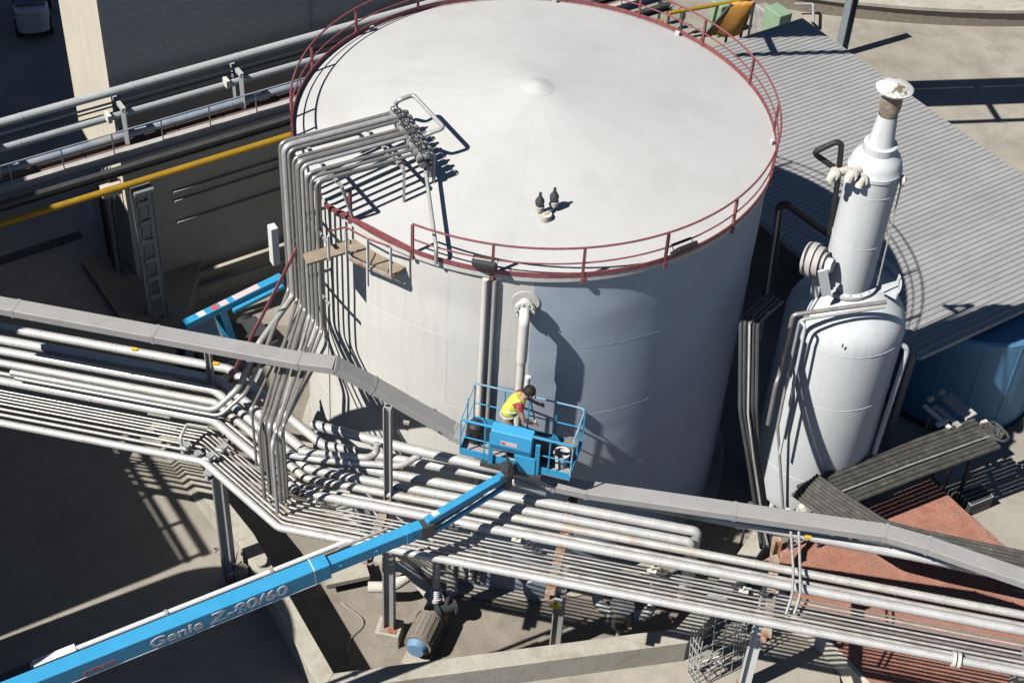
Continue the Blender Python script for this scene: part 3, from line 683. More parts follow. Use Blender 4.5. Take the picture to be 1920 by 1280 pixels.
# suction line with valve
vz = .75
s0 = pc + ax * .12
sl = [s0, pc + ax * .75, pc + ax * 1.15 + UP * .35, Q(760, 1052, -5.6)]
o = ob('suction_pipe', MB().tube([s0 + UP * .05, P(800, 1108, .8), P(760, 1060, 1.2), P(720, 1062, 1.2)], .13, 14, .25), 'lagging'); tag(o, 'fat pale lagged pipe with elbows behind the mid rack post', 'pipe')
o = ob('lagged_pipe', MB().tube([P(690, 1100, .7), P(735, 1100, .7), P(772, 1075, .8), P(800, 1072, .85), P(850, 1085, .6), P(846, 1110, .2)], .13, 14, .22), 'lagging'); tag(o, 'pale lagged pipe with several elbows low against the tank', 'pipe')
gv = empty('gate_valve', P(848, 1120, 0), 'dark blue gate valve with handwheel beside the pump', 'valve')
c = P(835, 1140, .6)
ob('body', MB().cyl(c - V3((.18, .1, 0)), c + V3((.18, .1, 0)), .13, 16).cyl(c - V3((.2, .11, 0)), c - V3((.15, .08, 0)), .19, 16).cyl(c + V3((.15, .08, 0)), c + V3((.2, .11, 0)), .19, 16), 'dark', gv)
ob('bonnet', MB().cyl(c, c + V3((.06, .1, .3)), .08, 12, .05), 'dark', gv)
hc = c + V3((.09, .15, .45)); ob('stem', MB().cyl(c + V3((.06, .1, .28)), hc, .015, 8), 'steel', gv)
hw = MB(); hd = V3((.2, .32, .92)).normalized(); hx = hd.cross(UP).normalized(); hy = hd.cross(hx)
hw.tube([hc + hx * (.15 * math.cos(i * math.pi / 10)) + hy * (.15 * math.sin(i * math.pi / 10)) for i in range(20)], .016, 6, closed=True)
hw.cyl(hc - hx * .15, hc + hx * .15, .01, 6).cyl(hc - hy * .15, hc + hy * .15, .01, 6); ob('handwheel', hw, 'fanblue', gv)
ob('stand', MB().box(at(c, .24), (.12, .12, .48), .3), 'rusty', gv, smooth=False)
o = ob('suction_trough', MB().box(P(648, 1075, .35), (1.0, .5, .12), R_(20)).box(P(648, 1075, .18), (.9, .4, .3), R_(20)), 'concrete', smooth=False); tag(o, 'flat pale slab step at the tank foot left of the rack post', 'slab')
# strainer pot
st = empty('strainer_pot', P(1156, 1210, 0), 'stainless conical strainer pot with yellow label inside the bund', 'strainer')
pc = P(1156, 1206, 0); pc = at(pc, 0)
ob('vessel', MB().lathe([(0, .52), (.05, .52), (.06, .6), (.245, .78), (.25, 1.3), (.27, 1.3), (.27, 1.36), (.24, 1.37), (.0, 1.40)], pc, 28), 'steel', st)
ob('leg', MB().cyl(pc, pc + UP * .58, .05, 10), 'galv', st)
ob('label', MB().box(pc + V3((-.02, -.255, 1.14)), (.16, .01, .05)), 'signyellow', st, smooth=False)
ob('lug', MB().box(pc + V3((-.28, -.05, .95)), (.06, .1, .5)).box(pc + V3((.28, -.05, 1.1)), (.05, .08, .3)), 'white', st, smooth=False)
ob('nozzle', MB().tube([pc + V3((-.2, .02, 1.1)), pc + V3((-.5, .1, 1.15)), pc + V3((-.62, .7, 1.5))], .12, 14, .25), 'galv', st)
ob('nozzle', MB().tube([pc + V3((.2, .02, 1.0)), pc + V3((.6, .06, 1.0)), pc + V3((.75, .7, 1.4))], .12, 14, .25), 'galv', st)
o = ob('tank_manway', MB().cyl(wallp(1010, 1088) , wallp(1010, 1088) + V3((.03, -.2, 0)), .3, 24).cyl(wallp(1010, 1088) + V3((.03, -.2, 0)), wallp(1010, 1088) + V3((.04, -.26, 0)), .38, 24), 'shell', tank)
o = ob('floor_hose', MB().tube([P(640, 1130, .05), P(690, 1165, .05), P(650, 1200, .05), P(655, 1240, .05)], .014, 6, .3), 'clad2'); tag(o, 'thin wire trailing over the shaded bund floor', 'wire')

# wire cage outside the bund
cg = empty('wire_cage', P(1340, 1275, G), 'bent wire mesh cage standing outside the bund by the rack post', 'cage')
cb = [P(1308, 1290, G), P(1392, 1250, G), P(1375, 1225, G), P(1290, 1262, G)]; ct = [p_ + UP * 1.25 + V3((-.08, .1, 0)) for p_ in cb]
for i in range(4):
    j = (i + 1) % 4
    for z in (0.04, .35, .65, .95, 1.22):
        ob('wire', MB().tube([cb[i].lerp(ct[i], z / 1.25), cb[j].lerp(ct[j], z / 1.25)], .014, 6), 'galv', cg)
    for t in (0, .25, .5, .75):
        ob('wire', MB().tube([cb[i].lerp(cb[j], t), ct[i].lerp(ct[j], t), ct[i].lerp(ct[j], t) + UP * (.25 + .1 * ((i + int(t * 4)) % 3))], .013, 6), 'galv', cg)
for i in range(7):
    c = cb[3].lerp(cb[1], .2 + .1 * i) + UP * (.15 + .1 * (i % 3)); ob('scrap_bar', MB().cyl(c - V3((.2, .1 * (i % 2), .05)), c + V3((.2, .12, .06)), .03, 8), 'clad2', cg)

# taped bollard at the left post
tb = empty('taped_bin', P(452, 1092, G), 'small grey bin wrapped in red and white barrier tape by the left rack post', 'bin')
c = P(455, 1098, G)
ob('body', MB().lathe([(.13, 0), (.16, .5), (.15, .62), (0, .66)], c, 16), 'motor', tb)
for i in range(9):
    t = i / 9; a = at(bl, G + .15 + .11 * i) + pol(200 + 40 * i) * .16
    ob('tape_stripe', MB().beam(a, a + pol(290 + 40 * i) * .24 + UP * .06, .012, .06), 'redink' if i % 2 else 'white', tb, smooth=False)
ob('tape', MB().tube([at(bl, G + .7) + V3((.1, -.1, 0)), c + V3((0, 0, .66)), c + V3((.35, .35, .3))], .016, 5), 'pink', tb)
# little standpipe on bund wall
c = P(490, 1058, BZ); o = ob('wall_fitting', MB().cyl(c - UP * 0, c + UP * .1, .11, 16).cyl(c + UP * .1, c + UP * .13, .13, 16), 'concrete'); tag(o, 'small round fitting on top of the cream bund wall', 'fitting')

# ================================================================== upper left: building, rack and column
corner = at(P(268, 560, 0), 0)
bd = empty('block_building', corner, 'tall grey block building with bright cream end face', 'building')
BH = 12.5; BL = 10.5; BD = 3.1
c0 = corner
ob('wall', MB().prism([c0 + N35 * .0, c0 + A35 * BL, c0 + A35 * BL + A125 * BD, c0 + A125 * BD], 0, BH), 'wallgrey', bd, smooth=False)
ob('end_face', MB().prism([c0 - A35 * .06, c0 - A35 * .002, c0 - A35 * .002 + A125 * BD, c0 - A35 * .06 + A125 * BD], 0, BH + .05), 'cream', bd, smooth=False)
bk = None; bwid, bhgt = .40, .2
z = 6.0; row_ = 0
for rI in range(17):
    for cI in range(17):
        s0 = .02 + cI * (bwid + .008) + (bwid / 2 if rI % 2 else 0); zc = 6.0 + rI * (bhgt + .008) + bhgt / 2
        c = c0 + A35 * (s0 + bwid / 2) + N35 * -.011 + UP * zc + N35 * random.uniform(0, .002)
        if bk is None: bk = ob('wall_block', MB().box(c, (bwid, .03, bhgt), R_(35)), 'wallgrey', bd, smooth=False); cc0 = c
        else: o = bk.copy(); COL.objects.link(o); o.location = c - cc0
ob('conduit', MB().tube([c0 + A35 * 5.4 + N35 * .05 + UP * 6, c0 + A35 * 5.4 + N35 * .05 + UP * BH], .02, 6), 'pipeblue', bd)
for z in (2.2, 2.9, 3.2, 4.3): ob('ledge', MB().beam(c0 + A35 * 1.2 + N35 * .05 + UP * z, c0 + A35 * (BL - .1) + N35 * .05 + UP * z, .09, .05), 'wallgrey', bd, smooth=False)
# low retaining walls at the foot
lw = empty('retaining_wall', corner + N35 * 1.0, 'low dark retaining wall with pale capping at the foot of the block building', 'wall')
for k_, (s_, zz) in enumerate(((.35, .55), (.75, .4))):
    ob('wall', MB().beam(c0 + N35 * s_ + UP * zz / 2 + A35 * .2, c0 + N35 * s_ + UP * zz / 2 + A35 * 7, .12, zz), 'concrete', lw, smooth=False)
# lattice column
cb_ = at(P(303, 632, 0), 0)
la = empty('lattice_column', cb_, 'grey lattice column carrying the upper pipe bridge', 'column')
w2 = .19; topz = 4.85
for s_ in (-1, 1): ob('chord', MB().hbeam(cb_ + A35 * (w2 * s_), cb_ + A35 * (w2 * s_) + UP * topz, .07, .16, .02, up=A35), 'column', la, smooth=False)
for i in range(8): zz = .25 + i * .6; ob('batten', MB().box(cb_ + UP * zz, (w2 * 2 - .05, .1, .13), R_(35)), 'column', la, smooth=False)
ob('head', MB().box(cb_ + UP * (topz + .06), (.5, .5, .1), R_(35)), 'column', la, smooth=False)
# bridge members
def line(px0, py0, px1, py1, z, e0=5, e1=12):
    a = P(px0, py0, z); b = P(px1, py1, z); m = (a + b) / 2; return m - A35 * ((b - a).length / 2 + e0), m + A35 * ((b - a).length / 2 + e1)
up = empty('pipe_bridge', cb_ + UP * 5.2, 'steel walkway bridge carrying grey pipes in front of the block building', 'bridge')
a, b = line(0, 358, 545, 198, 5.62); ob('main_beam', MB().hbeam(a, b, .2, .26, .03), 'greybeam', up, smooth=False); beam_a, beam_b = a, b
a2, b2_ = a + perp(A35) * .62, b + perp(A35) * .62; ob('main_beam', MB().hbeam(a2, b2_, .2, .26, .03), 'greybeam', up, smooth=False)
a, b = line(0, 385, 545, 228, 5.45); ob('lower_beam', MB().hbeam(a, b, .16, .2, .025), 'dark', up, smooth=False)
wk0 = beam_a + perp(A35) * .5 + UP * .1
nw = int((beam_b - beam_a).length / 1.2)
for i in range(nw):
    s0 = beam_a + A35 * (1.2 * i) + perp(A35) * .31 + UP * .08
    pts = [s0 - perp(A35) * .2, s0 - perp(A35) * .2 + A35 * 1.17, s0 + perp(A35) * .2 + A35 * 1.17, s0 + perp(A35) * .2]
    if i == 0: wp = ob('walkway_panel', MB().slab(pts, .04, (0, 0, -1)), 'grating', up, smooth=False); w0 = s0
    else: o = wp.copy(); COL.objects.link(o); o.location = s0 - w0
hr = MB(); n_ = int((beam_b - beam_a).length / 1.25)
for i in range(n_):
    p_ = beam_a + A35 * (1.25 * i + .3) + UP * .1 - perp(A35) * .06
    o = ob('handrail_post', MB().box(p_ + UP * .3, (.025, .025, .62), R_(35)), 'galv', up, smooth=False)
ob('handrail', MB().tube([beam_a + UP * .72 - perp(A35) * .06, beam_b + UP * .72 - perp(A35) * .06], .018, 8), 'pipeblue', up)
def bridge_pipe(p0, p1, z, r, mt, lab, joints=True):
    a, b = line(*p0, *p1, z); m = MB().cyl(a, b, r, 16)
    if joints:
        for i in range(1, 9): c = a.lerp(b, i / 9); m.cyl(c - A35 * .02, c + A35 * .02, r + .007, 16)
    o = ob('bridge_pipe', m, mt); tag(o, lab, 'pipe')
bridge_pipe((0, 230), (560, 76), 6.97, .105, 'pipegrey', 'topmost fat grey pipe on the upper pipe bridge')
bridge_pipe((0, 278), (548, 122), 6.37, .105, 'pipegrey', 'second fat grey pipe below the topmost pipe on the upper bridge')
bridge_pipe((0, 322), (540, 165), 5.9, .09, 'pipeblue', 'faded blue and rusty pipe beside the bridge walkway')
bridge_pipe((0, 252), (540, 100), 6.62, .03, 'pipegrey', 'thin grey tube between the two fat bridge pipes', False)
bridge_pipe((0, 260), (540, 107), 6.55, .022, 'dark', 'thin dark tube between the two fat bridge pipes', False)
bridge_pipe((0, 415), (530, 263), 5.15, .085, 'yellow', 'yellow gas pipe slung under the upper pipe bridge', False)
for i, (px, py) in enumerate(((240, 268), (457, 202), (0, 338))):
    b_ = P(px, py, 5.72); gp = empty('pipe_hanger', b_, 'grey steel pipe stand on the bridge walkway holding the two fat pipes', 'pipe support', 'pipe stands on the bridge')
    t_ = at(b_, 6.7); v = perp(A35)
    ob('post', MB().beam(b_, t_, .11, .11), 'pipegrey', gp, smooth=False); ob('arm', MB().beam(t_ + v * .55, t_ - v * .06, .1, .1), 'pipegrey', gp, smooth=False)
    ob('far_post', MB().beam(b_ + v * .5, t_ + v * .5, .08, .08), 'pipegrey', gp, smooth=False)
    ob('clip', MB().box(t_ + v * .15 - A35 * .35 - UP * .2, (.1, .3, .2), R_(35)), 'creamsteel', gp, smooth=False)
# cable trough and junk beside the end face
cx_ = corner - A35 * .35
ct_ = empty('conduit_bundle', cx_, 'bundle of old conduits dropping beside the cream end face', 'conduit')
for i in range(5):
    o_ = cx_ + A125 * (.25 + .22 * i) - A35 * (.05 * (i % 3)); ob('conduit', MB().tube([o_ + UP * .0, o_ + UP * 3.2, o_ + UP * 3.9 + A35 * .3], .04, 8, .2), 'greybeam' if i % 2 else 'dark', ct_)
bxp = P(206, 352, 4.9); o = ob('cable_box', MB().box(bxp, (.5, .35, .3), R_(35)), 'cream', smooth=False, bevel=.01); tag(o, 'pale box hanging under the upper pipe bridge', 'box')
ob_ = ob('box_hanger', MB().box(bxp + UP * .35, (.04, .04, .5)), 'dark', smooth=False); tag(ob_, 'short dark strap holding the pale box under the bridge', 'strap')

# forklift in the dark yard
fk = empty('forklift', P(60, 72, G), 'pale forklift truck parked in deep shade beside the block building', 'forklift')
f0 = at(P(66, 60, G), G); fx = pol(-72); fy = perp(fx); fax = (fx, fy, UP)
def fb(x, y, z): return f0 + fx * x + fy * y + UP * z
ob('counterweight', MB().slab([fb(-.1, -.55, .25), fb(.42, -.5, .25), fb(.55, -.3, .25), fb(.55, .3, .25), fb(.42, .5, .25), fb(-.1, .55, .25)], .8, UP), 'white', fk, smooth=False, bevel=.06)
ob('bonnet', MB().slab([fb(-.9, -.48, 1.05), fb(.2, -.48, 1.07), fb(.2, .48, 1.07), fb(-.9, .48, 1.05)], .14, UP), 'vesseldark', fk, smooth=False, bevel=.04)
ob('chassis', MB().slab([fb(-1.7, -.5, .2), fb(0, -.5, .2), fb(0, .5, .2), fb(-1.7, .5, .2)], .6, UP), 'dark', fk, smooth=False, bevel=.03)
ob('seat', MB().box(fb(-.55, 0, 1.3), (.5, .5, .14), ax=fax).box(fb(-.3, 0, 1.55), (.12, .5, .5), ax=fax), 'black', fk, smooth=False, bevel=.03)
for x_, y_ in ((-1.5, .5), (-1.5, -.5), (.1, .48), (.1, -.48)):
    wl = ob('wheel', MB().cyl(fb(x_, y_ - .1, .3), fb(x_, y_ + .1, .3), .3, 20), 'black', fk); ob('hub', MB().cyl(fb(x_, y_ - .115, .3), fb(x_, y_ + .115, .3), .14, 14), 'white', wl)
for x_, y_ in ((-1.35, .48), (-1.35, -.48), (-.1, .48), (-.1, -.48)): ob('guard_post', MB().beam(fb(x_, y_, .8), fb(x_ + (.1 if x_ < -1 else 0), y_ * .9, 2.1), .06, .06), 'black', fk, smooth=False)
for x_ in (-1.25, -.95, -.65, -.35, -.1): ob('overhead_bar', MB().beam(fb(x_, -.44, 2.12), fb(x_, .44, 2.12), .05, .04), 'black', fk, smooth=False)
for y_ in (-.28, .28): ob('mast', MB().beam(fb(-1.85, y_, .1), fb(-1.85, y_, 2.3), .1, .1), 'dark', fk, smooth=False); ob('fork', MB().beam(fb(-1.95, y_, .08), fb(-3.0, y_, .08), .12, .04), 'dark', fk, smooth=False)

# folded second lift behind the rack
l2 = empty('parked_lift', P(385, 690, 0), 'second blue lift with red and white striped boom parked behind the rack', 'lift')
z0 = 2.1; la_ = P(345, 610, z0); lb_ = P(528, 521, z0 + .1); d = (lb_ - la_).normalized(); q = perp(d)
ob('boom', MB().beam(la_, lb_, .22, .2), 'blue', l2, smooth=False, bevel=.01)
bmo = l2.children[-1]
for i, (t0, t1, mt) in enumerate(((.14, .21, 'white'), (.36, .44, 'pink'), (.5, .76, 'pink'), (.28, .34, 'redink'))):
    ob('stripe', MB().beam(la_.lerp(lb_, t0) + UP * .104, la_.lerp(lb_, t1) + UP * .104, .18, .006), mt, bmo, smooth=False)
ob('lower_boom', MB().beam(la_.lerp(lb_, .45) - q * .2 - UP * .1, la_.lerp(lb_, .97) - q * .2 - UP * .1, .1, .1), 'blue', l2, smooth=False)
bb = P(385, 668, .5)
cw = ob('counterweight', MB().slab([at(P(350, 690, 0), .35) + o_ for o_ in (V3((0, 0, 0)), V3((1.0, .1, 0)), V3((1.15, .6, 0)), V3((.9, 1.0, 0)), V3((.1, .9, 0)), V3((-.1, .4, 0)))], .75, UP), 'white', l2, smooth=False, bevel=.05)
text_obj('lettering', 'Temex', .16, at(P(366, 672, .8), .68) + V3((0, -.06, 0)), (1, .1, 0), (0, 0, 1), 'dark', cw)
ob('chassis', MB().box(at(P(400, 690, 0), .4) + V3((.5, .4, 0)), (2.0, 1.2, .4), R_(40)), 'dark', l2, smooth=False, bevel=.03)
ob('mast', MB().beam(at(bb, .7) + V3((.6, .4, 0)), la_.lerp(lb_, .35), .2, .25), 'blue', l2, smooth=False)
cc = at(P(400, 690, 0), .3) + V3((.5, .4, 0)); dA = pol(40); dB = perp(dA)
for i in (-1, 1):
    for j in (-1, 1):
        wl = ob('wheel', MB().cyl(cc + dA * (.75 * i) + dB * (.55 * j), cc + dA * (.75 * i) + dB * (.78 * j), .3, 20), 'black', l2); ob('rim', MB().cyl(cc + dA * (.75 * i) + dB * (.56 * j), cc + dA * (.75 * i) + dB * (.79 * j), .16, 16), 'white', wl)

# ================================================================== scrubber vessels on the right
ax0 = at(P(1507, 905, .5), 0) - V3((.03, 0, 0))
ac = V3((Q(1611, 430, ax0.y + .1).x, ax0.y + .1, 0))
sv = empty('scrubber_vessel', ax0, 'white upright process vessel with slim column and mushroom cap beside the tank', 'vessel')
zs = Q(1605, 535, ax0.y).z; zw = Q(1700, 602, ax0.y).z; zt = Q(1643, 290, ax0.y).z; R1 = 1.31; R2 = .535
ob('lower_shell', MB().lathe([(0, .45), (R1 * .6, .5), (R1 * .95, .7), (R1, .95), (R1, zw)] + [(R1 * math.cos(R_(a_)), zw + (zs + .08 - zw) * math.sin(R_(a_))) for a_ in (12, 24, 36, 48, 60, 72, 84, 90)], ax0, 56), 'vessel', sv)
for i in range(4): p_ = ax0 + pol(45 + 90 * i) * (R1 * .85); ob('leg', MB().cyl(p_, p_ + UP * .9, .08, 10), 'vessel', sv)
ob('column', MB().lathe([(R2, zs - .1), (R2, zt - .42), (R2 + .02, zt - .42), (R2 + .02, zt - .34), (R2, zt - .32), (R2 * .97, zt - .2), (R2 * .86, zt - .06), (R2 * .68, zt + .03), (.34, zt + .06)], ac, 40), 'vessel', sv)
ob('collar', MB().lathe([(R2 + .12, zs + .02), (R2 + .12, zs + .1), (R2, zs + .1)], ac, 40), 'vessel', sv)
ob('neck', MB().lathe([(.34, zt + .04), (.34, zt + .22), (.27, zt + .24), (.25, zt + .3), (.21, zt + .72), (.19, zt + .9)], ac, 28), 'vessel', sv)
zc_ = Q(1676, 170, ax0.y).z
ob('throat', MB().lathe([(.15, zt + .78), (.215, zc_ - .42), (.205, zc_ - .2), (.15, zc_ - .08)], ac, 20), 'bronze', sv)
ob('cap', MB().lathe([(.16, zc_ - .09), (.36, zc_ - .035), (.37, zc_), (.33, zc_ + .03), (.12, zc_ + .09), (0, zc_ + .1)], ac, 32), 'rustedcap', sv)
ob('platform_plate', MB().lathe([(R2 + .05, zs + .12), (R1 * .74, zs + .08), (R1 * .75, zs + .26), (R1 * .73, zs + .26), (R1 * .72, zs + .1)], ax0, 20, -30, 85), 'vessel', sv)
for z_ in (1.9, zw - 1.6, zw): ob('weld_ring', MB().ring(ax0, R1 + .001, z_, .008, 64, k=6), 'vessel', sv)
for z_ in (zs + 1.3, zs + 2.6): ob('weld_ring', MB().ring(ac, R2 + .001, z_, .007, 48, k=6), 'vessel', sv)
for i in range(16): c = ac + pol(i * 22.5) * (R2 + .07) + UP * (zs + .09); ob('bolt', MB().cyl(c, c + UP * .04, .016, 6), 'galv', sv)
# fittings
for px, py, r in ((1600, 325, .1), (1568, 325, .09), (1618, 335, .09)):
    c = Q(px, py, ax0.y - .35); d_ = at(c - ac, 0).normalized()
    fb_ = ob('sight_fitting', MB().tube([c - d_ * .25, c + d_ * .08, c + d_ * .12 - UP * .14], r, 12, .12).cyl(c, c + d_ * .06, r + .05, 14), 'lagging', sv)
c = Q(1688, 333, ax0.y); ob('side_nozzle', MB().cyl(ac * 1.0 + UP * c.z + V3((.4, -.1, 0)), c + V3((.1, -.1, 0)), .07, 12).cyl(c + V3((.0, -.1, 0)), c + V3((.06, -.1, 0)), .12, 12), 'lagging', sv)
ob('guy_rod', MB().tube([Q(1690, 345, ax0.y - .1), Q(1645, 535, ax0.y - .45)], .018, 6), 'galv', sv)
yv = ax0.y - R1 - .1
pts = [Q(1665, 560, yv + .5), Q(1490, 592, yv + .35), Q(1445, 800, yv + .35)]
ob('steel_pipe', MB().tube([Q(1662, 566, yv + .55), Q(1487, 590, yv + .3), Q(1462, 700, yv + .3), Q(1455, 720, yv + .15), Q(1440, 795, yv + .15)], .05, 10, .1), 'steel', sv)
ob('steel_pipe', MB().tube([Q(1660, 575, yv + .5), Q(1500, 600, yv + .2), Q(1478, 700, yv + .2), Q(1458, 800, yv + .2), Q(1470, 980, yv + .1)], .035, 10, .1), 'galv', sv)
ob('side_pipe', MB().tube([Q(1668, 632, yv + .75), Q(1700, 652, yv + .75), Q(1700, 662, yv + .75), Q(1628, 882, yv + .75), Q(1622, 905, yv + .75)], .06, 12, .08).cyl(Q(1668, 632, yv + .75), Q(1676, 637, yv + .75), .1, 14), 'vessel', sv)
ob('front_pipe', MB().tube([Q(1500, 600, yv + .2), Q(1510, 612, yv + .12), Q(1462, 850, yv + .05)], .035, 8, .1), 'vessel', sv)
ob('nameplate', MB().box(Q(1580, 648, ax0.y - R1 - .01), (.03, .02, .09)), 'dark', sv, smooth=False)
# blower
bc = Q(1540, 492, ax0.y - .35)
bl_ = empty('blower', bc, 'grey ribbed blower with pale motor mounted on the shoulder of the white process vessel', 'blower')
bd_ = (V3((.8, -.45, .1))).normalized()
ob('casing', MB().cyl(bc - bd_ * .34, bc - bd_ * .26, .36, 28).cyl(bc - bd_ * .24, bc - bd_ * .12, .38, 28).cyl(bc - bd_ * .1, bc + bd_ * .02, .33, 28).cyl(bc - bd_ * .3, bc + bd_ * .1, .24, 24), 'greybeam', bl_)
ob('motor', MB().cyl(bc + bd_ * .0, bc + bd_ * .26, .16, 8), 'vessel', bl_)
ob('bracket', MB().box(Q(1546, 530, ax0.y - .7), (.2, .05, .7), ax=(V3((.93, .2, .3)).normalized(), V3((-.2, .95, 0)).normalized(), V3((-.3, 0, .95)).normalized())), 'vessel', bl_, smooth=False)
ob('support_arm', MB().beam(bc - UP * .2, at(bc, zs - .6) + V3((.1, .2, 0)), .2, .16), 'vessel', bl_, smooth=False)
dv = ax0 + V3((-.55, 1.75, 0))
# black insulated lines
yb = dv.y - .2
o = ob('black_pipe', MB().tube([Q(1425, 600, yb), Q(1453, 470, yb), Q(1462, 385, yb), Q(1475, 382, yb), Q(1538, 428, yb + .3), Q(1560, 440, yb + .4)], .085, 12, .15), 'black'); tag(o, 'fat black pipe rising behind the tank and crossing to the process column', 'pipe')
yb2 = ax0.y + .45
o = ob('black_pipe', MB().tube([Q(1556, 440, yb2), Q(1572, 330, yb2), Q(1578, 270, yb2), Q(1568, 266, yb2), Q(1528, 285, yb2), Q(1532, 292, yb2 + .15), Q(1575, 322, yb2)], .06, 12, .08), 'black'); tag(o, 'black pipe loop behind the top of the process column', 'pipe')
o = ob('grey_riser', MB().tube([Q(1425, 640, yb - .6), Q(1460, 395, yb - .6)], .03, 8), 'greybeam'); tag(o, 'thin grey pipe standing in the shade beside the black pipe', 'pipe')

# ================================================================== shed with corrugated roof
SZ = 3.5
sc_ = P(1725, 668, SZ)                                                    # front left eave corner
sh = empty('corrugated_shed', at(sc_, 0), 'open shed under a pale grey corrugated metal roof behind the process vessel', 'shed')
SW = 7.6; SLN = 13.9
pitch = .17; nrib = 6; wsh = pitch * nrib
back = A125
def sheet_mesh(o0, z0, z1):
    m = MB(); prof = []
    for i in range(nrib):
        b_ = i * pitch
        prof += [(b_, 0), (b_ + .085, 0), (b_ + .105, .035), (b_ + .145, .035), (b_ + .165, 0)]
    prof.append((nrib * pitch + .004, 0))
    n = len(prof); L = SW
    vs = [o0 + back * x_ + UP * y_ for x_, y_ in prof] + [o0 + back * x_ + A35 * L + UP * (y_ + z1) for x_, y_ in prof]
    vs += [v - UP * .012 for v in vs]
    fs = [(i, n + i, n + i + 1, i + 1) for i in range(n - 1)] + [(2 * n + i, 2 * n + i + 1, 3 * n + i + 1, 3 * n + i) for i in range(n - 1)]
    fs += [(i, i + 1, 2 * n + i + 1, 2 * n + i) for i in range(n - 1)] + [(n + i, 3 * n + i, 3 * n + i + 1, n + i + 1) for i in range(n - 1)]
    return m.add(vs, fs)
first = None; ns = int(SLN / wsh)
for i in range(ns):
    o0 = at(sc_, SZ) + back * (wsh * i)
    if first is None: first = ob('roof_sheet', sheet_mesh(o0, 0, .0), 'sheet', sh, smooth=False)
    else: o = first.copy(); COL.objects.link(o); o.location = back * (wsh * i) + UP * (.003 * (i % 2))
ob('eave_flashing', MB().beam(at(sc_, SZ - .03) - back * .03, at(sc_, SZ - .03) + A35 * SW - back * .03, .05, .1), 'sheet', sh, smooth=False)
ob('verge_trim', MB().beam(at(sc_, SZ - .05) - A35 * .03, at(sc_, SZ - .05) + back * (wsh * ns) - A35 * .03, .05, .1), 'sheet', sh, smooth=False)
ob('verge_trim', MB().beam(at(sc_, SZ - .05) + A35 * (SW + .03), at(sc_, SZ - .05) + A35 * (SW + .03) + back * (wsh * ns), .05, .1), 'sheet', sh, smooth=False)
for i in range(5):
    for s_ in (.15, SW - .15):
        p_ = at(sc_, 0) + back * (.3 + i * (wsh * ns - .6) / 4) + A35 * s_; ob('post', MB().beam(p_, p_ + UP * (SZ - .12), .14, .14), 'column', sh, smooth=False)
for s_ in (.15, SW / 2, SW - .15): ob('purlin', MB().beam(at(sc_, SZ - .09) + A35 * s_ + back * .1, at(sc_, SZ - .09) + A35 * s_ + back * (wsh * ns - .1), .08, .12), 'column', sh, smooth=False)
ob('rear_wall', MB().beam(at(sc_, 1.6) + A35 * (SW - .5) + back * 4.5, at(sc_, 1.6) + A35 * (SW - .5) + back * (wsh * ns - .3), .12, 3.2), 'wallgrey', sh, smooth=False)
# blue tank under the eave
bt = V3((11.55, 3.1, 0)); br_ = 2.05
btk = empty('blue_tank', bt, 'blue round tank standing under the eave of the corrugated shed', 'tank')
ob('shell', MB().lathe([(br_, .12), (br_, 3.05), (br_ * .97, 3.12), (0, 3.2)], bt, 64), 'bluetank', btk)
for i in range(14):
    d_ = pol(i * 360 / 14 + 8); ob('seam_strip', MB().box(bt + d_ * (br_ + .002) + UP * 1.55, (.02, .05, 2.8), R_(i * 360 / 14 + 8)), 'bluetank', btk, smooth=False)
ob('base', MB().lathe([(br_ + .12, 0), (br_ + .12, .12), (br_ - .1, .122)], bt, 48), 'dark', btk)

# ================================================================== brick platform and trays on the right
BP = 1.1
k0 = at(P(1740, 893, BP), 0); lf = at(P(1560, 1205, BP), 0)
tl = isect(k0, A35, lf, A125)
bp = empty('brick_platform', at(k0, 0), 'raised platform paved in red brick with cream rendered sides', 'platform')
wlen = (k0 - tl).length; dlen = 9.5
nrm = -A125
ob('base', MB().prism([tl, tl + nrm * dlen, k0 + nrm * dlen, k0], 0, BP - .012), 'mortar', bp, smooth=False)
ob('side_wall', MB().prism([tl - A35 * .1, tl - A35 * .1 + nrm * dlen, tl - A35 * .002 + nrm * dlen, tl - A35 * .002], 0, BP + .03), 'cream', bp, smooth=False)
br1 = MB(); bl1, bw1 = .24, .072; cnt = 0
nx = int(wlen / (bw1 + .009)); ny = int(dlen / (bl1 + .009))
for i in range(nx):
    for j in range(ny):
        s_ = .02 + i * (bw1 + .009) + bw1 / 2; t_ = .02 + j * (bl1 + .009) + bl1 / 2 + (.12 if i % 2 else 0)
        if t_ > dlen - .14: continue
        c = tl + A35 * s_ + nrm * t_ + UP * (BP - .03 + random.uniform(-.003, .004))
        br1.box(c, (bl1 * random.uniform(.96, 1), bw1 * random.uniform(.93, 1), .06), R_(-55) + random.uniform(-.012, .012))
tag(ob('brick_paving', br1, 'brick', bp, smooth=False), None, None, kind='stuff')
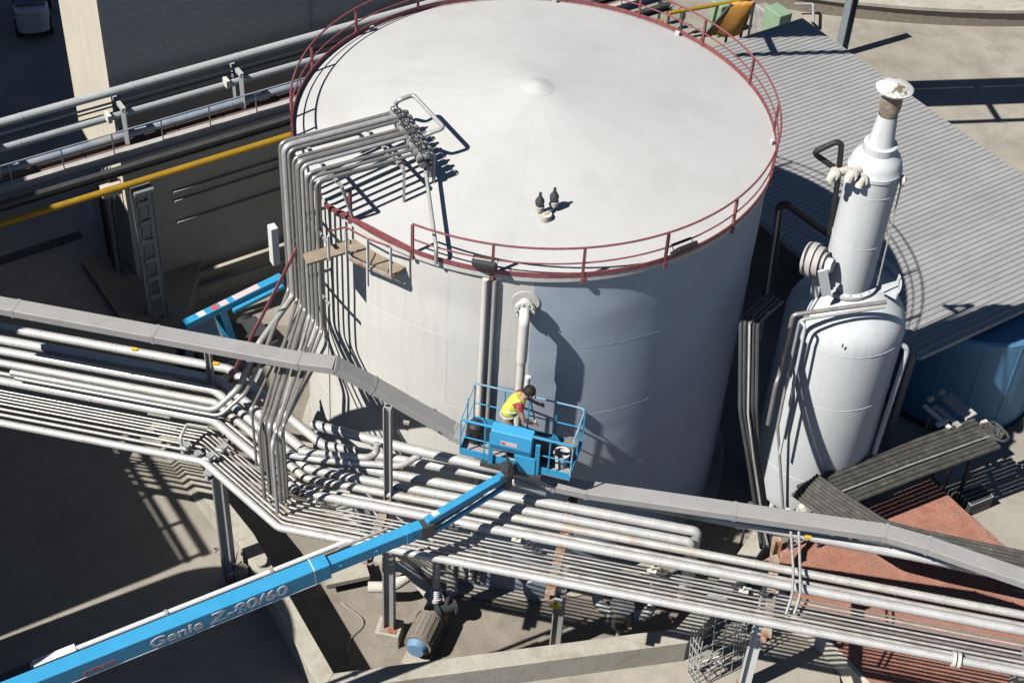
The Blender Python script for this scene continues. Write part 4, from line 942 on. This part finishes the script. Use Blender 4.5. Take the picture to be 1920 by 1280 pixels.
# dark trays
def bundle(name, pts, n, r, lab, m='darkpipe', cat='pipe bundle', gap=1.05, jit=.012):
    e = empty(name, pts[0], lab, cat)
    for i in range(n):
        o_ = (i - (n - 1) / 2) * r * 2 * gap; pp = []
        for k_, p_ in enumerate(pts):
            d_ = pts[min(k_ + 1, len(pts) - 1)] - pts[max(k_ - 1, 0)]; x_ = V3((d_.y, -d_.x, 0))
            if x_.length < .05: x_ = V3((1, 0, 0))
            pp.append(p_ + x_.normalized() * o_ + UP * random.uniform(-jit, jit))
        ob('pipe', MB().tube(pp, r, 8, .15), m, e)
    return e
t1 = [P(1520, 938, 2.3), P(1560, 920, 2.3), P(1700, 866, 2.3), P(1850, 812, 2.3)]
e = bundle('dark_pipe_tray', t1, 9, .055, 'dark weathered pipe bundle reaching from the process vessel towards the blue tank')
ob('pale_edge', MB().tube([p_ + UP * .075 + V3((.03, -.16, 0)) for p_ in t1[1:]], .02, 6), 'clad2', e)
t2 = [P(1508, 908, 2.6), P(1560, 945, 2.6), P(1650, 1002, 2.55), P(1735, 1024, 2.5), P(1960, 1072, 2.5)]
bundle('dark_pipe_tray', t2, 9, .05, 'dark weathered pipe bundle bending to run behind the grey duct')
t3 = [Q(1452, 560, -2.2), Q(1405, 600, -3.2), Q(1402, 770, -4.3), Q(1412, 850, -4.6), Q(1432, 985, -4.9), Q(1440, 1020, -5.1)]
e = bundle('hose_bundle', t3, 5, .042, 'upright bundle of dark pipes between the big tank and the process vessel', m='dark', jit=.05)
ob('pale_pipe', MB().tube([p_ + V3((0, -.1, 0)) for p_ in t3], .025, 6), 'clad2', e)
# tray support and junk
tq = P(1855, 812, 2.3)
ts = empty('tray_support', at(P(1800, 832, 3.05), 0), 'dark braced steel frame holding up the end of the pipe bundle', 'pipe support')
for px, py in ((1795, 838), (1835, 824), (1600, 905)):
    t_ = P(px, py, 2.2); zb = BP if px < 1700 else 0
    ob('leg', MB().beam(t_, at(t_, zb), .08, .08), 'dark', ts, smooth=False)
a = P(1795, 838, 2.15); ob('brace', MB().beam(a, at(a, .1) + V3((-.35, -.7, 0)), .06, .06), 'dark', ts, smooth=False)
ob('cross_bar', MB().beam(P(1785, 815, 2.18), P(1805, 862, 2.18), .08, .08), 'dark', ts, smooth=False)
for i in range(7):
    c = tq + V3((random.uniform(-.3, .25), random.uniform(-.3, .3), random.uniform(0, .15))); 
cn = empty('cable_coil', tq, 'tangle of grey cables at the end of the dark pipe bundle', 'cable')
for i in range(6):
    c = tq + V3((-.1 + .06 * i, .1 * math.sin(i * 2), .05)); ob('cable', MB().tube([c + pol(60 * j + 20 * i) * (.16 + .02 * i) * V3((1, 1, 0)).length / 1.4 + UP * (.05 * math.sin(j)) for j in range(7)], .03, 6, .1), 'darkpipe', cn)
dk = empty('duct_sections', P(1790, 770, 2.4), 'pale sheet metal trays and flanges stacked in front of the blue tank', 'tray')
DKZ = 2.35
for (a, b, w_, mt) in (((1775, 742), (1822, 782), .34, 'greybeam'), ((1752, 762), (1800, 800), .14, 'clad2'), ((1733, 760), (1782, 803), .08, 'white'), ((1757, 797), (1768, 792), .1, 'white')):
    ob('tray_length', MB().beam(P(*a, DKZ), P(*b, DKZ), w_, .08), mt, dk, smooth=False)
for px, py in ((1745, 748), (1766, 735), (1772, 790), (1845, 792)): ob('flange', MB().box(P(px, py, DKZ + .02), (.16, .09, .1), R_(30)), 'lagging', dk, smooth=False)
for px, py in ((1760, 755), (1812, 790), (1745, 775)): p_ = P(px, py, DKZ - .04); ob('leg', MB().beam(p_, at(p_, 0), .05, .05), 'dark', dk, smooth=False)
o = ob('concrete_pier', MB().prism([P(*q_, 0) for q_ in ((1748, 900), (1790, 935), (1812, 880), (1770, 850))], 0, .12), 'concrete', smooth=False, bevel=.01); tag(o, 'small concrete pad at the corner of the brick platform', 'pad')
bn = empty('tool_box', P(1822, 945, 0), 'dark open tool box with pale frame standing off the brick platform', 'box')
c = P(1822, 948, .0)
ob('tub', MB().box(c + UP * .2, (.7, .5, .4), R_(30)), 'dark', bn, smooth=False, bevel=.01)
ob('frame', MB().tube([c + UP * .42 + pol(30 + a_) * .42 for a_ in (35, 145, 215, 325)], .02, 6, closed=True), 'galv', bn)
# gear under the trays: small pipes and valves at the vessel foot
gf = empty('foot_valves', P(1470, 975, 1.0), 'jumble of pale valves and elbows at the foot of the process vessel', 'valve')
for i, (px, py) in enumerate(((1405, 950), (1455, 968), (1475, 962), (1490, 975), (1510, 985), (1530, 960), (1545, 985), (1500, 955))):
    c = Q(px, py, -3.4 - .1 * i); ob('valve_body', MB().tube([c - V3((.12, 0, .1)), c, c + V3((.05, -.12, .12))], .06, 10, .06).cyl(c, c + V3((0, -.05, .16)), .07, 10), 'lagging' if i % 3 else 'darkpipe', gf)
    ob('stand', MB().cyl(c, at(c, 0), .035, 8), 'dark', gf)

# ================================================================== top of picture: yard behind
rt = V3((13.4, 21.5 + 26, 0))
rtk = empty('round_concrete_tank', at(rt, 0), 'big round concrete tank base at the far side of the yard', 'tank')
ob('wall', MB().lathe([(26.0, 0), (26.0, .6), (25.6, .62), (25.55, .5)], rt, 160), 'motor', rtk)  # dark colour stands in for shade on this concrete wall
ob('capping', MB().lathe([(26.12, .6), (26.12, .72), (25.5, .72), (25.5, .6)], rt, 160), 'concrete', rtk, smooth=False)
ob('infill', MB().lathe([(25.55, .55), (0, .65)], rt, 64), 'concrete', rtk)
o = ob('hydrant', MB().cyl(P(1735, 40, 0), P(1735, 40, 0) + UP * .55, .05, 10).cyl(P(1735, 40, 0) + UP * .5, P(1735, 40, 0) + UP * .62, .09, 12).cyl(P(1735, 40, 0), P(1735, 40, 0) + UP * .05, .1, 12), 'redink'); tag(o, 'small red hydrant at the foot of the round concrete tank', 'hydrant')
pb_ = at(P(1575, 104, 0), 0)
yl = empty('bridge_post', pb_, 'tall blue-grey steel post standing in the pale yard', 'post')
ob('shaft', MB().hbeam(pb_, pb_ + UP * 3.4, .3, .3, .03, up=A35), 'column', yl, smooth=False)
ob('base_plate', MB().box(pb_ + UP * .015, (.5, .5, .03), R_(35)), 'column', yl, smooth=False)
o = ob('yard_pipe', MB().tube([P(1490, 8, .5), P(1525, 8, .5), P(1525, 40, .45), P(1523, 42, .0)], .05, 10, .1), 'galv'); tag(o, 'bent grey pipe at the edge of the pale yard', 'pipe')
# green plant and orange tarpaulin behind the tank
gm = empty('green_machine', P(1400, 45, 0), 'pale green machine with stepped grey cover behind the corrugated roof', 'machine')
for (px, py, sx_, sy_, h, mt) in ((1447, 45, .55, .8, 1.5, 'green'), (1345, 25, .5, .6, 1.2, 'green'), (1424, 36, .45, .5, 1.3, 'clad2'), (1424, 44, .3, .3, .7, 'dark')):
    c = P(px, py + h * 30, 0); ob('cabinet', MB().box(at(c, h / 2), (sx_, sy_, h), R_(35)), mt, gm, smooth=False, bevel=.03)
tp = MB(); nu, nv = 22, 14; A_, B_, C_, D_ = P(1318, 70, 1.7), P(1412, 20, 2.6), P(1395, 62, 1.1), P(1330, 22, 1.9)
tq_ = [P(1316, 72, 1.2), P(1390, 62, 1.0), P(1414, 6, 2.3), P(1372, 8, 2.2)]
vs = []
for i in range(nu + 1):
    for j in range(nv + 1):
        s_, t_ = i / nu, j / nv; p_ = tq_[0].lerp(tq_[1], s_).lerp(tq_[3].lerp(tq_[2], s_), t_)
        p_ = p_ + UP * (.25 * noise.noise(p_ * 1.3) + .16 * abs(noise.noise(p_ * 2.9)) - .35 * math.sin(math.pi * s_) * math.sin(math.pi * t_)); vs.append(p_)
tp.add(vs, [(i * (nv + 1) + j, (i + 1) * (nv + 1) + j, (i + 1) * (nv + 1) + j + 1, i * (nv + 1) + j + 1) for i in range(nu) for j in range(nv)])
o = ob('tarpaulin', tp, 'orange'); tag(o, 'crumpled orange tarpaulin slung behind the tank rail', 'tarpaulin'); o.modifiers.new('thick', 'SOLIDIFY').thickness = .02
ob_ = ob('tarp_frame', MB().beam(at(tq_[0], 0), tq_[0], .08, .08).beam(at(tq_[1], 0), tq_[1], .08, .08).beam(at(tq_[2], 0), tq_[2], .08, .08).beam(at(tq_[3], 0), tq_[3], .08, .08).beam(tq_[0], tq_[3], .06, .06).beam(tq_[1], tq_[2], .06, .06), 'dark', smooth=False); tag(ob_, 'dark frame holding the orange tarpaulin', 'frame')
o = ob('yard_pipe', MB().tube([P(1255, 25, 1.2), P(1420, -4, 1.2)], .07, 10), 'yellow'); tag(o, 'yellow pipe behind the tank rail near the orange tarpaulin', 'pipe')
for k_, (px, py) in enumerate(((1255, 22), (1280, 30), (1238, 12))):
    c = P(px, py, .8); o = ob('valve_station', MB().cyl(at(c, 0), c, .05, 8).cyl(c - UP * .1, c + UP * .12, .1, 12).ring((c.x, c.y, c.z), .14, .25, .015, 14, k=6).cyl(c, c + UP * .25, .015, 6), 'darkpipe'); tag(o, 'dark hand valve on a stand behind the tank rail', 'valve', 'hand valves behind the tank')

# ================================================================== the rest of the plant that shades this yard
dG = at(P(400, 1120, G) - P(400, 1120, 0), 0)
def back_shift(p, z, g=0): return at(p - LH * ((z - g) / math.tan(SUN_EL)), z)
ha = 8.2; ca = back_shift(V3((-6.29, -7.13, 0)) + dG, ha, G)
sa = empty('neighbour_silo', at(ca, 0), 'pale round silo across the yard from the bund wall', 'silo')
ob('shell', MB().lathe([(2.33, 0), (2.33, ha), (2.25, ha + .05), (0, ha + .3)], at(ca, 0), 56), 'plate', sa)
hb_ = 8.4; cbn = back_shift(V3((-7.87, -5.18, 0)) + dG, hb_, G); cbn = at(cbn, 0)
sb = empty('neighbour_building', cbn, 'long flat-roofed plant building with a roof rail across the yard', 'building')
AB = pol(33.5)
ob('block', MB().prism([cbn, cbn + A125 * 7.0, cbn + A125 * 7.0 - AB * 9, cbn - AB * 9], 0, hb_), 'wallgrey', sb, smooth=False)
for i in range(7):
    p_ = cbn + A125 * (i * 1.1 + .1) + AB * .35; ob('rail_post', MB().beam(at(p_, hb_ - .3), at(p_, hb_ + 1.0), .08, .08), 'galv', sb, smooth=False)
ob('roof_edge', MB().beam(at(cbn + AB * .4, hb_ - .25), at(cbn + AB * .4 + A125 * 7, hb_ - .25), .8, .15), 'wallgrey', sb, smooth=False)
for zz, hh in ((.45, .1), (.95, .16)): ob('roof_rail', MB().beam(at(cbn + AB * .38, hb_ + zz), at(cbn + AB * .38 + A125 * 7, hb_ + zz), .1, hh), 'galv', sb, smooth=False)
hc_ = 14.; A112 = pol(112); A22 = pol(22); cs = at(back_shift(V3((-8.0, 5.4, 0)) - A112 * 5.2, hc_), 0)  # unseen block, placed and turned so its shadow covers the upper left yard
sb2 = empty('neighbour_building', cs, 'tall unseen building added to shade the yard by the block building', 'building')
ob('block', MB().prism([cs, cs + A112 * 30, cs + A112 * 30 - A22 * 9, cs - A22 * 9], 0, hc_), 'wallgrey', sb2, smooth=False)
# pipe bridge over the far yard: its post stands in view, its shadow lies on yard and shed roof
bz_ = 8.0; bd0 = pol(10); mid_ = at(back_shift(V3((13.0, 16.75, 0)), bz_), 0)
yb_ = empty('yard_bridge', at(mid_, bz_), 'covered pipe bridge crossing high over the far yard', 'bridge')
ob('deck', MB().beam(at(mid_ - bd0 * 4.8, bz_), at(mid_ + bd0 * 30, bz_), 1.0, .2).beam(at(mid_ - bd0 * 4.8 + perp(bd0) * .78, bz_), at(mid_ + bd0 * 30 + perp(bd0) * .78, bz_), .42, .2).beam(at(mid_ - bd0 * 4.8 - perp(bd0) * 1.45, bz_), at(mid_ + bd0 * 30 - perp(bd0) * 1.45, bz_), .14, .2), 'greybeam', yb_, smooth=False)
for i in range(12): c = mid_ + bd0 * (i * 2.8 - 3.5); ob('cross_beam', MB().beam(at(c + perp(bd0) * 1, bz_ - .15), at(c - perp(bd0) * 1.5, bz_ - .15), .12, .15), 'greybeam', yb_, smooth=False)
for s_ in (20,): 
    for v_ in (-1.2, 1.0): c = mid_ + bd0 * s_ + perp(bd0) * v_; ob('post', MB().beam(at(c, 0), at(c, bz_ - .2), .3, .3), 'column', yb_, smooth=False)

# ================================================================== boom lift
E0 = at(P(790, 990, 5.65), 5.65)
S0 = P(95, 1268, 5.2); bdv = (E0 - S0).normalized(); far = S0 - bdv * 5.5
sidev = bdv.cross(UP).normalized(); upv = sidev.cross(bdv)              # sidev points to the camera side
if sidev.y > 0: sidev = -sidev; upv = (bdv.cross(sidev)) if (bdv.cross(sidev)).z > 0 else sidev.cross(bdv)
base_ = at(far, 0) + V3((2.5, 1.2, 0))
lift = empty('boom_lift', base_, 'blue articulated boom lift reaching over the rack with a worker in its basket', 'boom lift')
J0 = S0 + bdv * ((P(617, 1062, 5.55) - S0).dot(bdv))
mb_ = ob('main_boom', MB().beam(far, J0, .30, .40, up=upv), 'blue', lift, smooth=False, bevel=.018)
ex_ = ob('extension_boom', MB().beam(J0 - bdv * .1, E0, .22, .28, up=upv), 'blue', lift, smooth=False, bevel=.014)
ob('end_collar', MB().beam(J0 - bdv * .32, J0 - bdv * .30, .31, .41, up=upv), 'white', mb_, smooth=False)
ob('end_collar', MB().beam(E0 - bdv * .35, E0 - bdv * .2, .24, .30, up=upv), 'blue', ex_, smooth=False, bevel=.01)
for t_ in (1.2, 2.1): c = E0 - bdv * t_ * .8 + sidev * .112; ob('bolt', MB().cyl(c, c + sidev * .02, .035, 12), 'blue', ex_)
ob('edge_trim', MB().beam(far + sidev * .152 - upv * .196, J0 + sidev * .152 - upv * .196, .012, .014, up=upv), 'white', mb_, smooth=False)
def on_side(px, py):                            # point on the camera-side face of the boom
    o_ = S0 + sidev * .152; d_ = ray(px, py); return CAM + d_ * ((o_ - CAM).dot(sidev) / d_.dot(sidev))
t0 = on_side(280, 1226); t1_ = on_side(540, 1110)
tdir = (t1_ - t0); 
ln = (on_side(400, 1186) - on_side(280, 1226)).length
tl_ = text_obj('lettering', 'Genie', .33, on_side(282, 1215) + sidev * .003, bdv, upv, 'letter', mb_, shear=.1)
def fit(o, length):
    xs = [((root(o).location + v.co) - S0).dot(bdv) for v in o.data.vertices]; x0, x1 = min(xs), max(xs); k_ = length / (x1 - x0); org = ORG[root(o).name]
    for v in o.data.vertices:
        s_ = ((v.co + org) - S0).dot(bdv); v.co = v.co + bdv * ((x0 + (s_ - x0) * k_) - s_)
fit(tl_, (on_side(378, 1190) - on_side(280, 1228)).length)
tz_ = text_obj('lettering', 'Z-80/60', .34, on_side(396, 1168) + sidev * .003, bdv, upv, 'letter', mb_, shear=.1)
fit(tz_, (on_side(540, 1118) - on_side(395, 1180)).length)
tm_ = text_obj('lettering', 'ALTERNATIF', .13, on_side(156, 1266) + sidev * .003, bdv, upv, 'redink', mb_, shear=.2)
fit(tm_, (on_side(218, 1250) - on_side(155, 1276)).length)
hs = -sidev * .27 + upv * .12
ob('hose_tube', MB().cyl(far + hs, J0 + bdv * .45 + hs, .05, 10), 'white', lift); ht = lift.children[-1]
ob('hose_guide', MB().beam(S0 + hs - bdv * .2, S0 + hs + bdv * .55, .16, .12, up=upv), 'white', ht, smooth=False)
ob('chain_track', MB().beam(S0 + hs - bdv * 2.2, S0 + hs - bdv * .25, .12, .1, up=upv), 'dark', ht, smooth=False)
ob('hose_tube', MB().cyl(J0 + bdv * .3 + hs * .8, E0 - bdv * .6 + hs * .8, .032, 8), 'galv', lift)
for t_ in (.0, 2.0): c = J0 - bdv * (1.0 + t_) + hs; ob('clamp', MB().cyl(c - bdv * .03, c + bdv * .03, .068, 10), 'galv', ht)
# jib
FZ = 5.8
f1 = P(862, 850, FZ); f2 = P(1068, 900, FZ); bu = (f2 - f1).normalized(); bv = perp(bu); BL_, BW_ = (f2 - f1).length, .92
JT = (f1 + f2) / 2 - bv * .22 - UP * .12 - bu * .08
ob('knuckle', MB().box(E0 + bdv * .1 - UP * .05, (.3, .24, .34), ax=(bdv, sidev, upv)), 'dark', lift, smooth=False, bevel=.03)
ob('jib', MB().beam(E0 + UP * .12 + bdv * .1, JT + UP * .1, .16, .16), 'blue', lift, smooth=False, bevel=.012)
jb = lift.children[-1]; ob('white_patch', MB().beam((E0 + UP * .12).lerp(JT + UP * .1, .12) + UP * .084, (E0 + UP * .12).lerp(JT + UP * .1, .19) + UP * .084, .11, .006), 'white', jb, smooth=False)
ob('levelling_rod', MB().beam(E0 + bdv * .05 - UP * .32, JT - UP * .22, .07, .09), 'blue', lift, smooth=False)
ob('jib_cylinder', MB().cyl(E0 + bdv * .1 - UP * .1, E0.lerp(JT, .7) - UP * .04, .05, 12), 'dark', lift)
ob('rotator', MB().cyl(JT - UP * .22, JT + UP * .3, .11, 16).cyl(JT + UP * .26, JT + UP * .32, .16, 16), 'dark', lift)
hoses = MB()
for i in range(4):
    a_ = JT + UP * .1 + bu * (-.06 + .05 * i); hoses.tube([a_ - bdv * .35, a_ + UP * (.02 + .09 * i) - bv * (.12 + .05 * (i % 2)) + bu * .09, a_ + UP * (.35 + .05 * i) - bv * .1 + bu * .06 * (2 - i), a_ + UP * .5 + bv * .05 - bu * .05 * i], .024, 8, .18)
ob('hoses', hoses, 'black', lift)
# basket
bk_ = ob('basket_floor', MB().box((f1 + f2) / 2 + bv * BW_ / 2, (BL_, BW_, .04), ax=(bu, bv, UP)), 'galv', lift, smooth=False)
def bp_(s_, t_, z_): return f1 + bu * (s_ * BL_) + bv * (t_ * BW_) + UP * z_
for a_, b_ in (((0, 0), (1, 0)), ((1, 0), (1, 1)), ((1, 1), (0, 1)), ((0, 1), (0, 0))):
    ob('toe_board', MB().beam(bp_(*a_, .09), bp_(*b_, .09), .015, .17), 'blue', lift, smooth=False)
RHB = 1.08
ob('top_rail', MB().tube([bp_(0, 1, RHB), bp_(1, 1, RHB), bp_(1, 0.05, RHB * .98), bp_(1, 0, .98), bp_(1, 0, .1)], .018, 8, .12), 'railworn', lift)
ob('top_rail', MB().tube([bp_(0, 1, .1), bp_(0, 1, RHB), bp_(0, .05, RHB * .9), bp_(0, 0, .95), bp_(0, 0, .1)], .018, 8, .12), 'railworn', lift)
ob('front_rail', MB().tube([bp_(0, 0, .95), bp_(1, 0, .95)], .026, 8), 'blue', lift)
ob('mid_rail', MB().tube([bp_(0, 0, .5), bp_(0, 1, .55), bp_(1, 1, .55), bp_(1, 0, .5), bp_(0, 0, .5)], .014, 8), 'blue', lift)
for s_, t_, h in ((.5, 1, RHB), (.28, 1, RHB), (.75, 1, RHB), (1, 1, RHB), (1, .5, RHB), (0, .5, RHB), (.22, 0, .95), (.8, 0, .95)):
    ob('post', MB().beam(bp_(s_, t_, .05), bp_(s_, t_, h), .028, .028), 'blue', lift, smooth=False)
cpl = ob('control_panel', MB().slab([bp_(.28, -.06, .42), bp_(.28, -.14, .62), bp_(.28, -.10, .95), bp_(.28, .12, 1.02), bp_(.28, .12, .42)], BL_ * .37, bu), 'blue', lift, smooth=False, bevel=.02)
ob('decal', MB().box(bp_(.45, -.135, .72), (.33, .006, .1), ax=(bu, (UP * -.12 - bv).normalized(), UP)), 'pink', cpl, smooth=False)
ob('decal_mark', MB().box(bp_(.40, -.142, .72), (.07, .004, .06), ax=(bu, (UP * -.12 - bv).normalized(), UP)), 'redink', cpl, smooth=False)
for s_ in (.285, .70): ob('mount_post', MB().beam(bp_(s_, -.05, -.02), bp_(s_, -.05, .8), .09, .05), 'blue', lift, smooth=False)
ob('mount_gusset', MB().slab([bp_(.55, -.05, -.05), bp_(.69, -.05, -.05), bp_(.69, -.05, .42), bp_(.50, -.05, .42)], .05, -bv), 'blue', lift, smooth=False)
ob('mount_beam', MB().beam(bp_(.2, -.06, -.05), bp_(.75, -.06, -.05), .1, .1), 'dark', lift, smooth=False)
# riser and chassis, beyond the frame
tt = base_ + UP * 1.0
ob('chassis', MB().box(base_ + UP * .75, (4.2, 2.2, .5), R_(34)), 'blue', lift, smooth=False, bevel=.04)
ob('turntable', MB().box(base_ + UP * 1.3, (3.0, 2.2, .55), R_(34)), 'white', lift, smooth=False, bevel=.06)
ob('riser', MB().beam(base_ + UP * 1.5, far + bdv * .25 - UP * .1, .4, .45), 'blue', lift, smooth=False)
for i in (-1, 1):
    for j in (-1, 1):
        c = base_ + pol(34) * (1.5 * i) + perp(pol(34)) * (1.05 * j) + UP * .5; v_ = perp(pol(34)) * j
        wl = ob('wheel', MB().cyl(c, c + v_ * .36, .5, 24), 'black', lift); ob('rim', MB().cyl(c + v_ * .02, c + v_ * .37, .26, 18), 'white', wl)

# things in the basket
bc_ = bp_(.88, .35, .02); o = ob('paint_bucket', MB().lathe([(0, .01), (.13, .01), (.155, .32), (.165, .33), (.165, .35), (.14, .34)], bc_, 20), 'white'); tag(o, 'white paint bucket standing in the lift basket', 'bucket')
o = ob('paint_drum', MB().lathe([(0, .0), (.15, .0), (.15, .36), (.0, .37)], bp_(.93, .7, .02), 20), 'motor'); tag(o, 'dull grey paint drum beside the white bucket in the lift basket', 'drum')
bg_ = bp_(.08, .5, .02); o = ob('tool_bag', MB().lathe([(0, 0), (.17, .02), (.2, .2), (.16, .42), (.08, .48), (0, .5)], bg_, 14), 'black'); tag(o, 'black bag at the left end of the lift basket', 'bag')
o = ob('grey_case', MB().box(bp_(.70, .5, .2), (.5, .34, .34), ax=(bu, bv, UP)), 'dark', smooth=False, bevel=.02); tag(o, 'dark case on the basket floor beside the worker', 'case')
# ================================================================== worker
def skin_mesh(name, joints, edges, m, parent, sub=2):
    org = ORG[root(parent).name]
    me = bpy.data.meshes.new(name); me.from_pydata([V3(j[0]) - org for j in joints], edges, [])
    t = bpy.data.objects.new(name + '_t', me); COL.objects.link(t)
    sk = t.modifiers.new('s', 'SKIN'); sk.use_smooth_shade = True
    for i, j in enumerate(joints): me.skin_vertices[0].data[i].radius = (j[1], j[2] if len(j) > 2 else j[1])
    me.skin_vertices[0].data[0].use_root = True
    ss = t.modifiers.new('u', 'SUBSURF'); ss.levels = sub; ss.render_levels = sub
    bpy.context.view_layer.update(); dg = bpy.context.evaluated_depsgraph_get()
    m2 = bpy.data.meshes.new_from_object(t.evaluated_get(dg)); bpy.data.objects.remove(t)
    m2.materials.clear(); m2.materials.append(M[m]); m2.name = name
    m2.polygons.foreach_set('use_smooth', [True] * len(m2.polygons))
    o = bpy.data.objects.new(name, m2); COL.objects.link(o); o.parent = parent; return o
pf0 = bp_(.40, .45, .02)
person = empty('person', pf0, 'worker in yellow hi-vis vest and red shirt bending over the lift basket', 'person')
wx = (bu * .92 + bv * .25).normalized(); wy = perp(wx)
def W(x_, y_, z_): return pf0 + wx * x_ + wy * y_ + UP * z_
J = [(W(-.08, 0, .93), .13, .15), (W(-.04, 0, 1.08), .12, .14), (W(.06, 0, 1.26), .13, .16), (W(.15, 0, 1.39), .12, .15), (W(.22, 0, 1.46), .055), (W(.27, 0, 1.52), .075, .085), (W(.33, 0, 1.585), .095, .09), (W(.36, 0, 1.65), .06),
     (W(.13, .19, 1.37), .065), (W(.30, .27, 1.17), .047), (W(.50, .20, 1.09), .036), (W(.57, .18, 1.08), .034),
     (W(.13, -.19, 1.37), .065), (W(.22, -.27, 1.10), .047), (W(.40, -.18, .93), .036), (W(.47, -.16, .90), .034),
     (W(-.08, .10, .86), .10), (W(-.02, .11, .48), .068), (W(-.08, .12, .1), .048), (W(.08, .13, .05), .04),
     (W(-.08, -.10, .86), .10), (W(.03, -.12, .48), .068), (W(-.02, -.13, .1), .048), (W(.14, -.14, .05), .04)]
Ed = [(0, 1), (1, 2), (2, 3), (3, 4), (4, 5), (5, 6), (6, 7), (3, 8), (8, 9), (9, 10), (10, 11), (3, 12), (12, 13), (13, 14), (14, 15), (0, 16), (16, 17), (17, 18), (18, 19), (0, 20), (20, 21), (21, 22), (22, 23)]
body = skin_mesh('body', J, Ed, 'skin', person)
for hnd, s_ in ((11, 1), (15, -1)):            # five fingers on each hand
    h0 = J[hnd][0]; dh = (J[hnd][0] - J[hnd - 1][0]).normalized(); sd_ = dh.cross(UP).normalized()
    fm = []
    for i in range(4):
        b0_ = h0 + sd_ * (.021 * (i - 1.5)); L_ = (.075, .085, .08, .062)[i]
        fm.append(([(b0_ - dh * .01, .010), (b0_ + dh * L_ * .55 - UP * .006, .0095), (b0_ + dh * L_ * .8 - UP * .035, .008)]))
    fm.append(([(h0 - dh * .03 + sd_ * .03 * -s_, .011), (h0 + sd_ * .055 * -s_ + dh * .015, .010), (h0 + sd_ * .05 * -s_ + dh * .045 - UP * .02, .009)]))
    for f_ in fm: skin_mesh('finger', f_, [(0, 1), (1, 2)], 'skin', body, 1)
skin_mesh('trousers', [(J[0][0], .155, .175), (W(-.05, 0, 1.02), .14, .16), (J[16][0], .12), (J[17][0], .09), (W(-.08, .12, .12), .075), (J[20][0], .12), (J[21][0], .09), (W(-.02, -.13, .12), .075)], [(0, 1), (0, 2), (2, 3), (3, 4), (0, 5), (5, 6), (6, 7)], 'trousers', person)
for i_ in (18, 22): skin_mesh('boot', [(J[i_][0] - UP * .02, .06), (W(-.1 if i_ == 18 else -.04, .12 if i_ == 18 else -.13, .05), .05), (J[i_ + 1][0] + wx * .06, .048)], [(0, 1), (1, 2)], 'black', person, 1)
skin_mesh('shirt', [(W(-.05, 0, 1.05), .13, .15), (J[2][0], .135, .155), (J[3][0], .14, .165), (J[8][0], .085), (W(.22, .235, 1.26), .07), (J[12][0], .085), (W(.175, -.235, 1.24), .07)], [(0, 1), (1, 2), (2, 3), (3, 4), (2, 5), (5, 6)], 'shirt', person)
skin_mesh('vest', [(W(-.09, 0, .93), .17, .185), (W(-.03, 0, 1.1), .155, .18), (J[2][0], .16, .185), (J[3][0], .15, .175), (W(.17, 0, 1.43), .10, .12), (W(.13, .13, 1.41), .085), (W(.13, -.13, 1.41), .085)], [(0, 1), (1, 2), (2, 3), (3, 4), (3, 5), (3, 6)], 'vest', person)
vst = person.children[-1]
for zz, of in ((1.0, -.065), (1.16, .0)):
    ob('reflective_band', MB().tube([W(of, 0, zz) + (wx * math.cos(a_ * .3142) * .148 + wy * math.sin(a_ * .3142) * .166) for a_ in range(20)], .018, 6, closed=True), 'silver', vst)
hd_ = J[6][0]
hm = MB(); vs = []; n1, n2 = 16, 10
hu = (wx * .45 + UP * .9).normalized(); hf = (wx * .9 - UP * .45).normalized()
for i in range(n2 + 1):
    ph = math.pi * .62 * i / n2
    for j in range(n1):
        th = 2 * math.pi * j / n1; d_ = hu * math.cos(ph) + (hf * math.cos(th) * -1 + wy * math.sin(th)) * math.sin(ph)
        vs.append(hd_ + UP * .015 + d_ * (.125 + .006 * noise.noise(d_ * 9)) - hf * .02)
hm.add(vs, [(i * n1 + j, i * n1 + (j + 1) % n1, (i + 1) * n1 + (j + 1) % n1, (i + 1) * n1 + j) for i in range(n2) for j in range(n1)])
ob('hair', hm, 'hair', person)
for s_ in (-1, 1): ob('ear', MB().lathe([(0, -.03), (.018, -.015), (.02, .01), (0, .03)], hd_ + wy * (.105 * s_) - UP * .01, 8), 'skin', body)
ob('nose', MB().cyl(hd_ + hf * .09, hd_ + hf * .125 - hu * .02, .016, 8, .012), 'skin', body)
# spray wand the worker holds
o = ob('paint_roller', MB().cyl(J[15][0], Q(989, 722, -5.62), .016, 8).cyl(Q(987, 728, -5.62), Q(990, 706, -5.62), .055, 12), 'white'); tag(o, 'long paint roller held upright by the worker in the basket', 'paint roller')
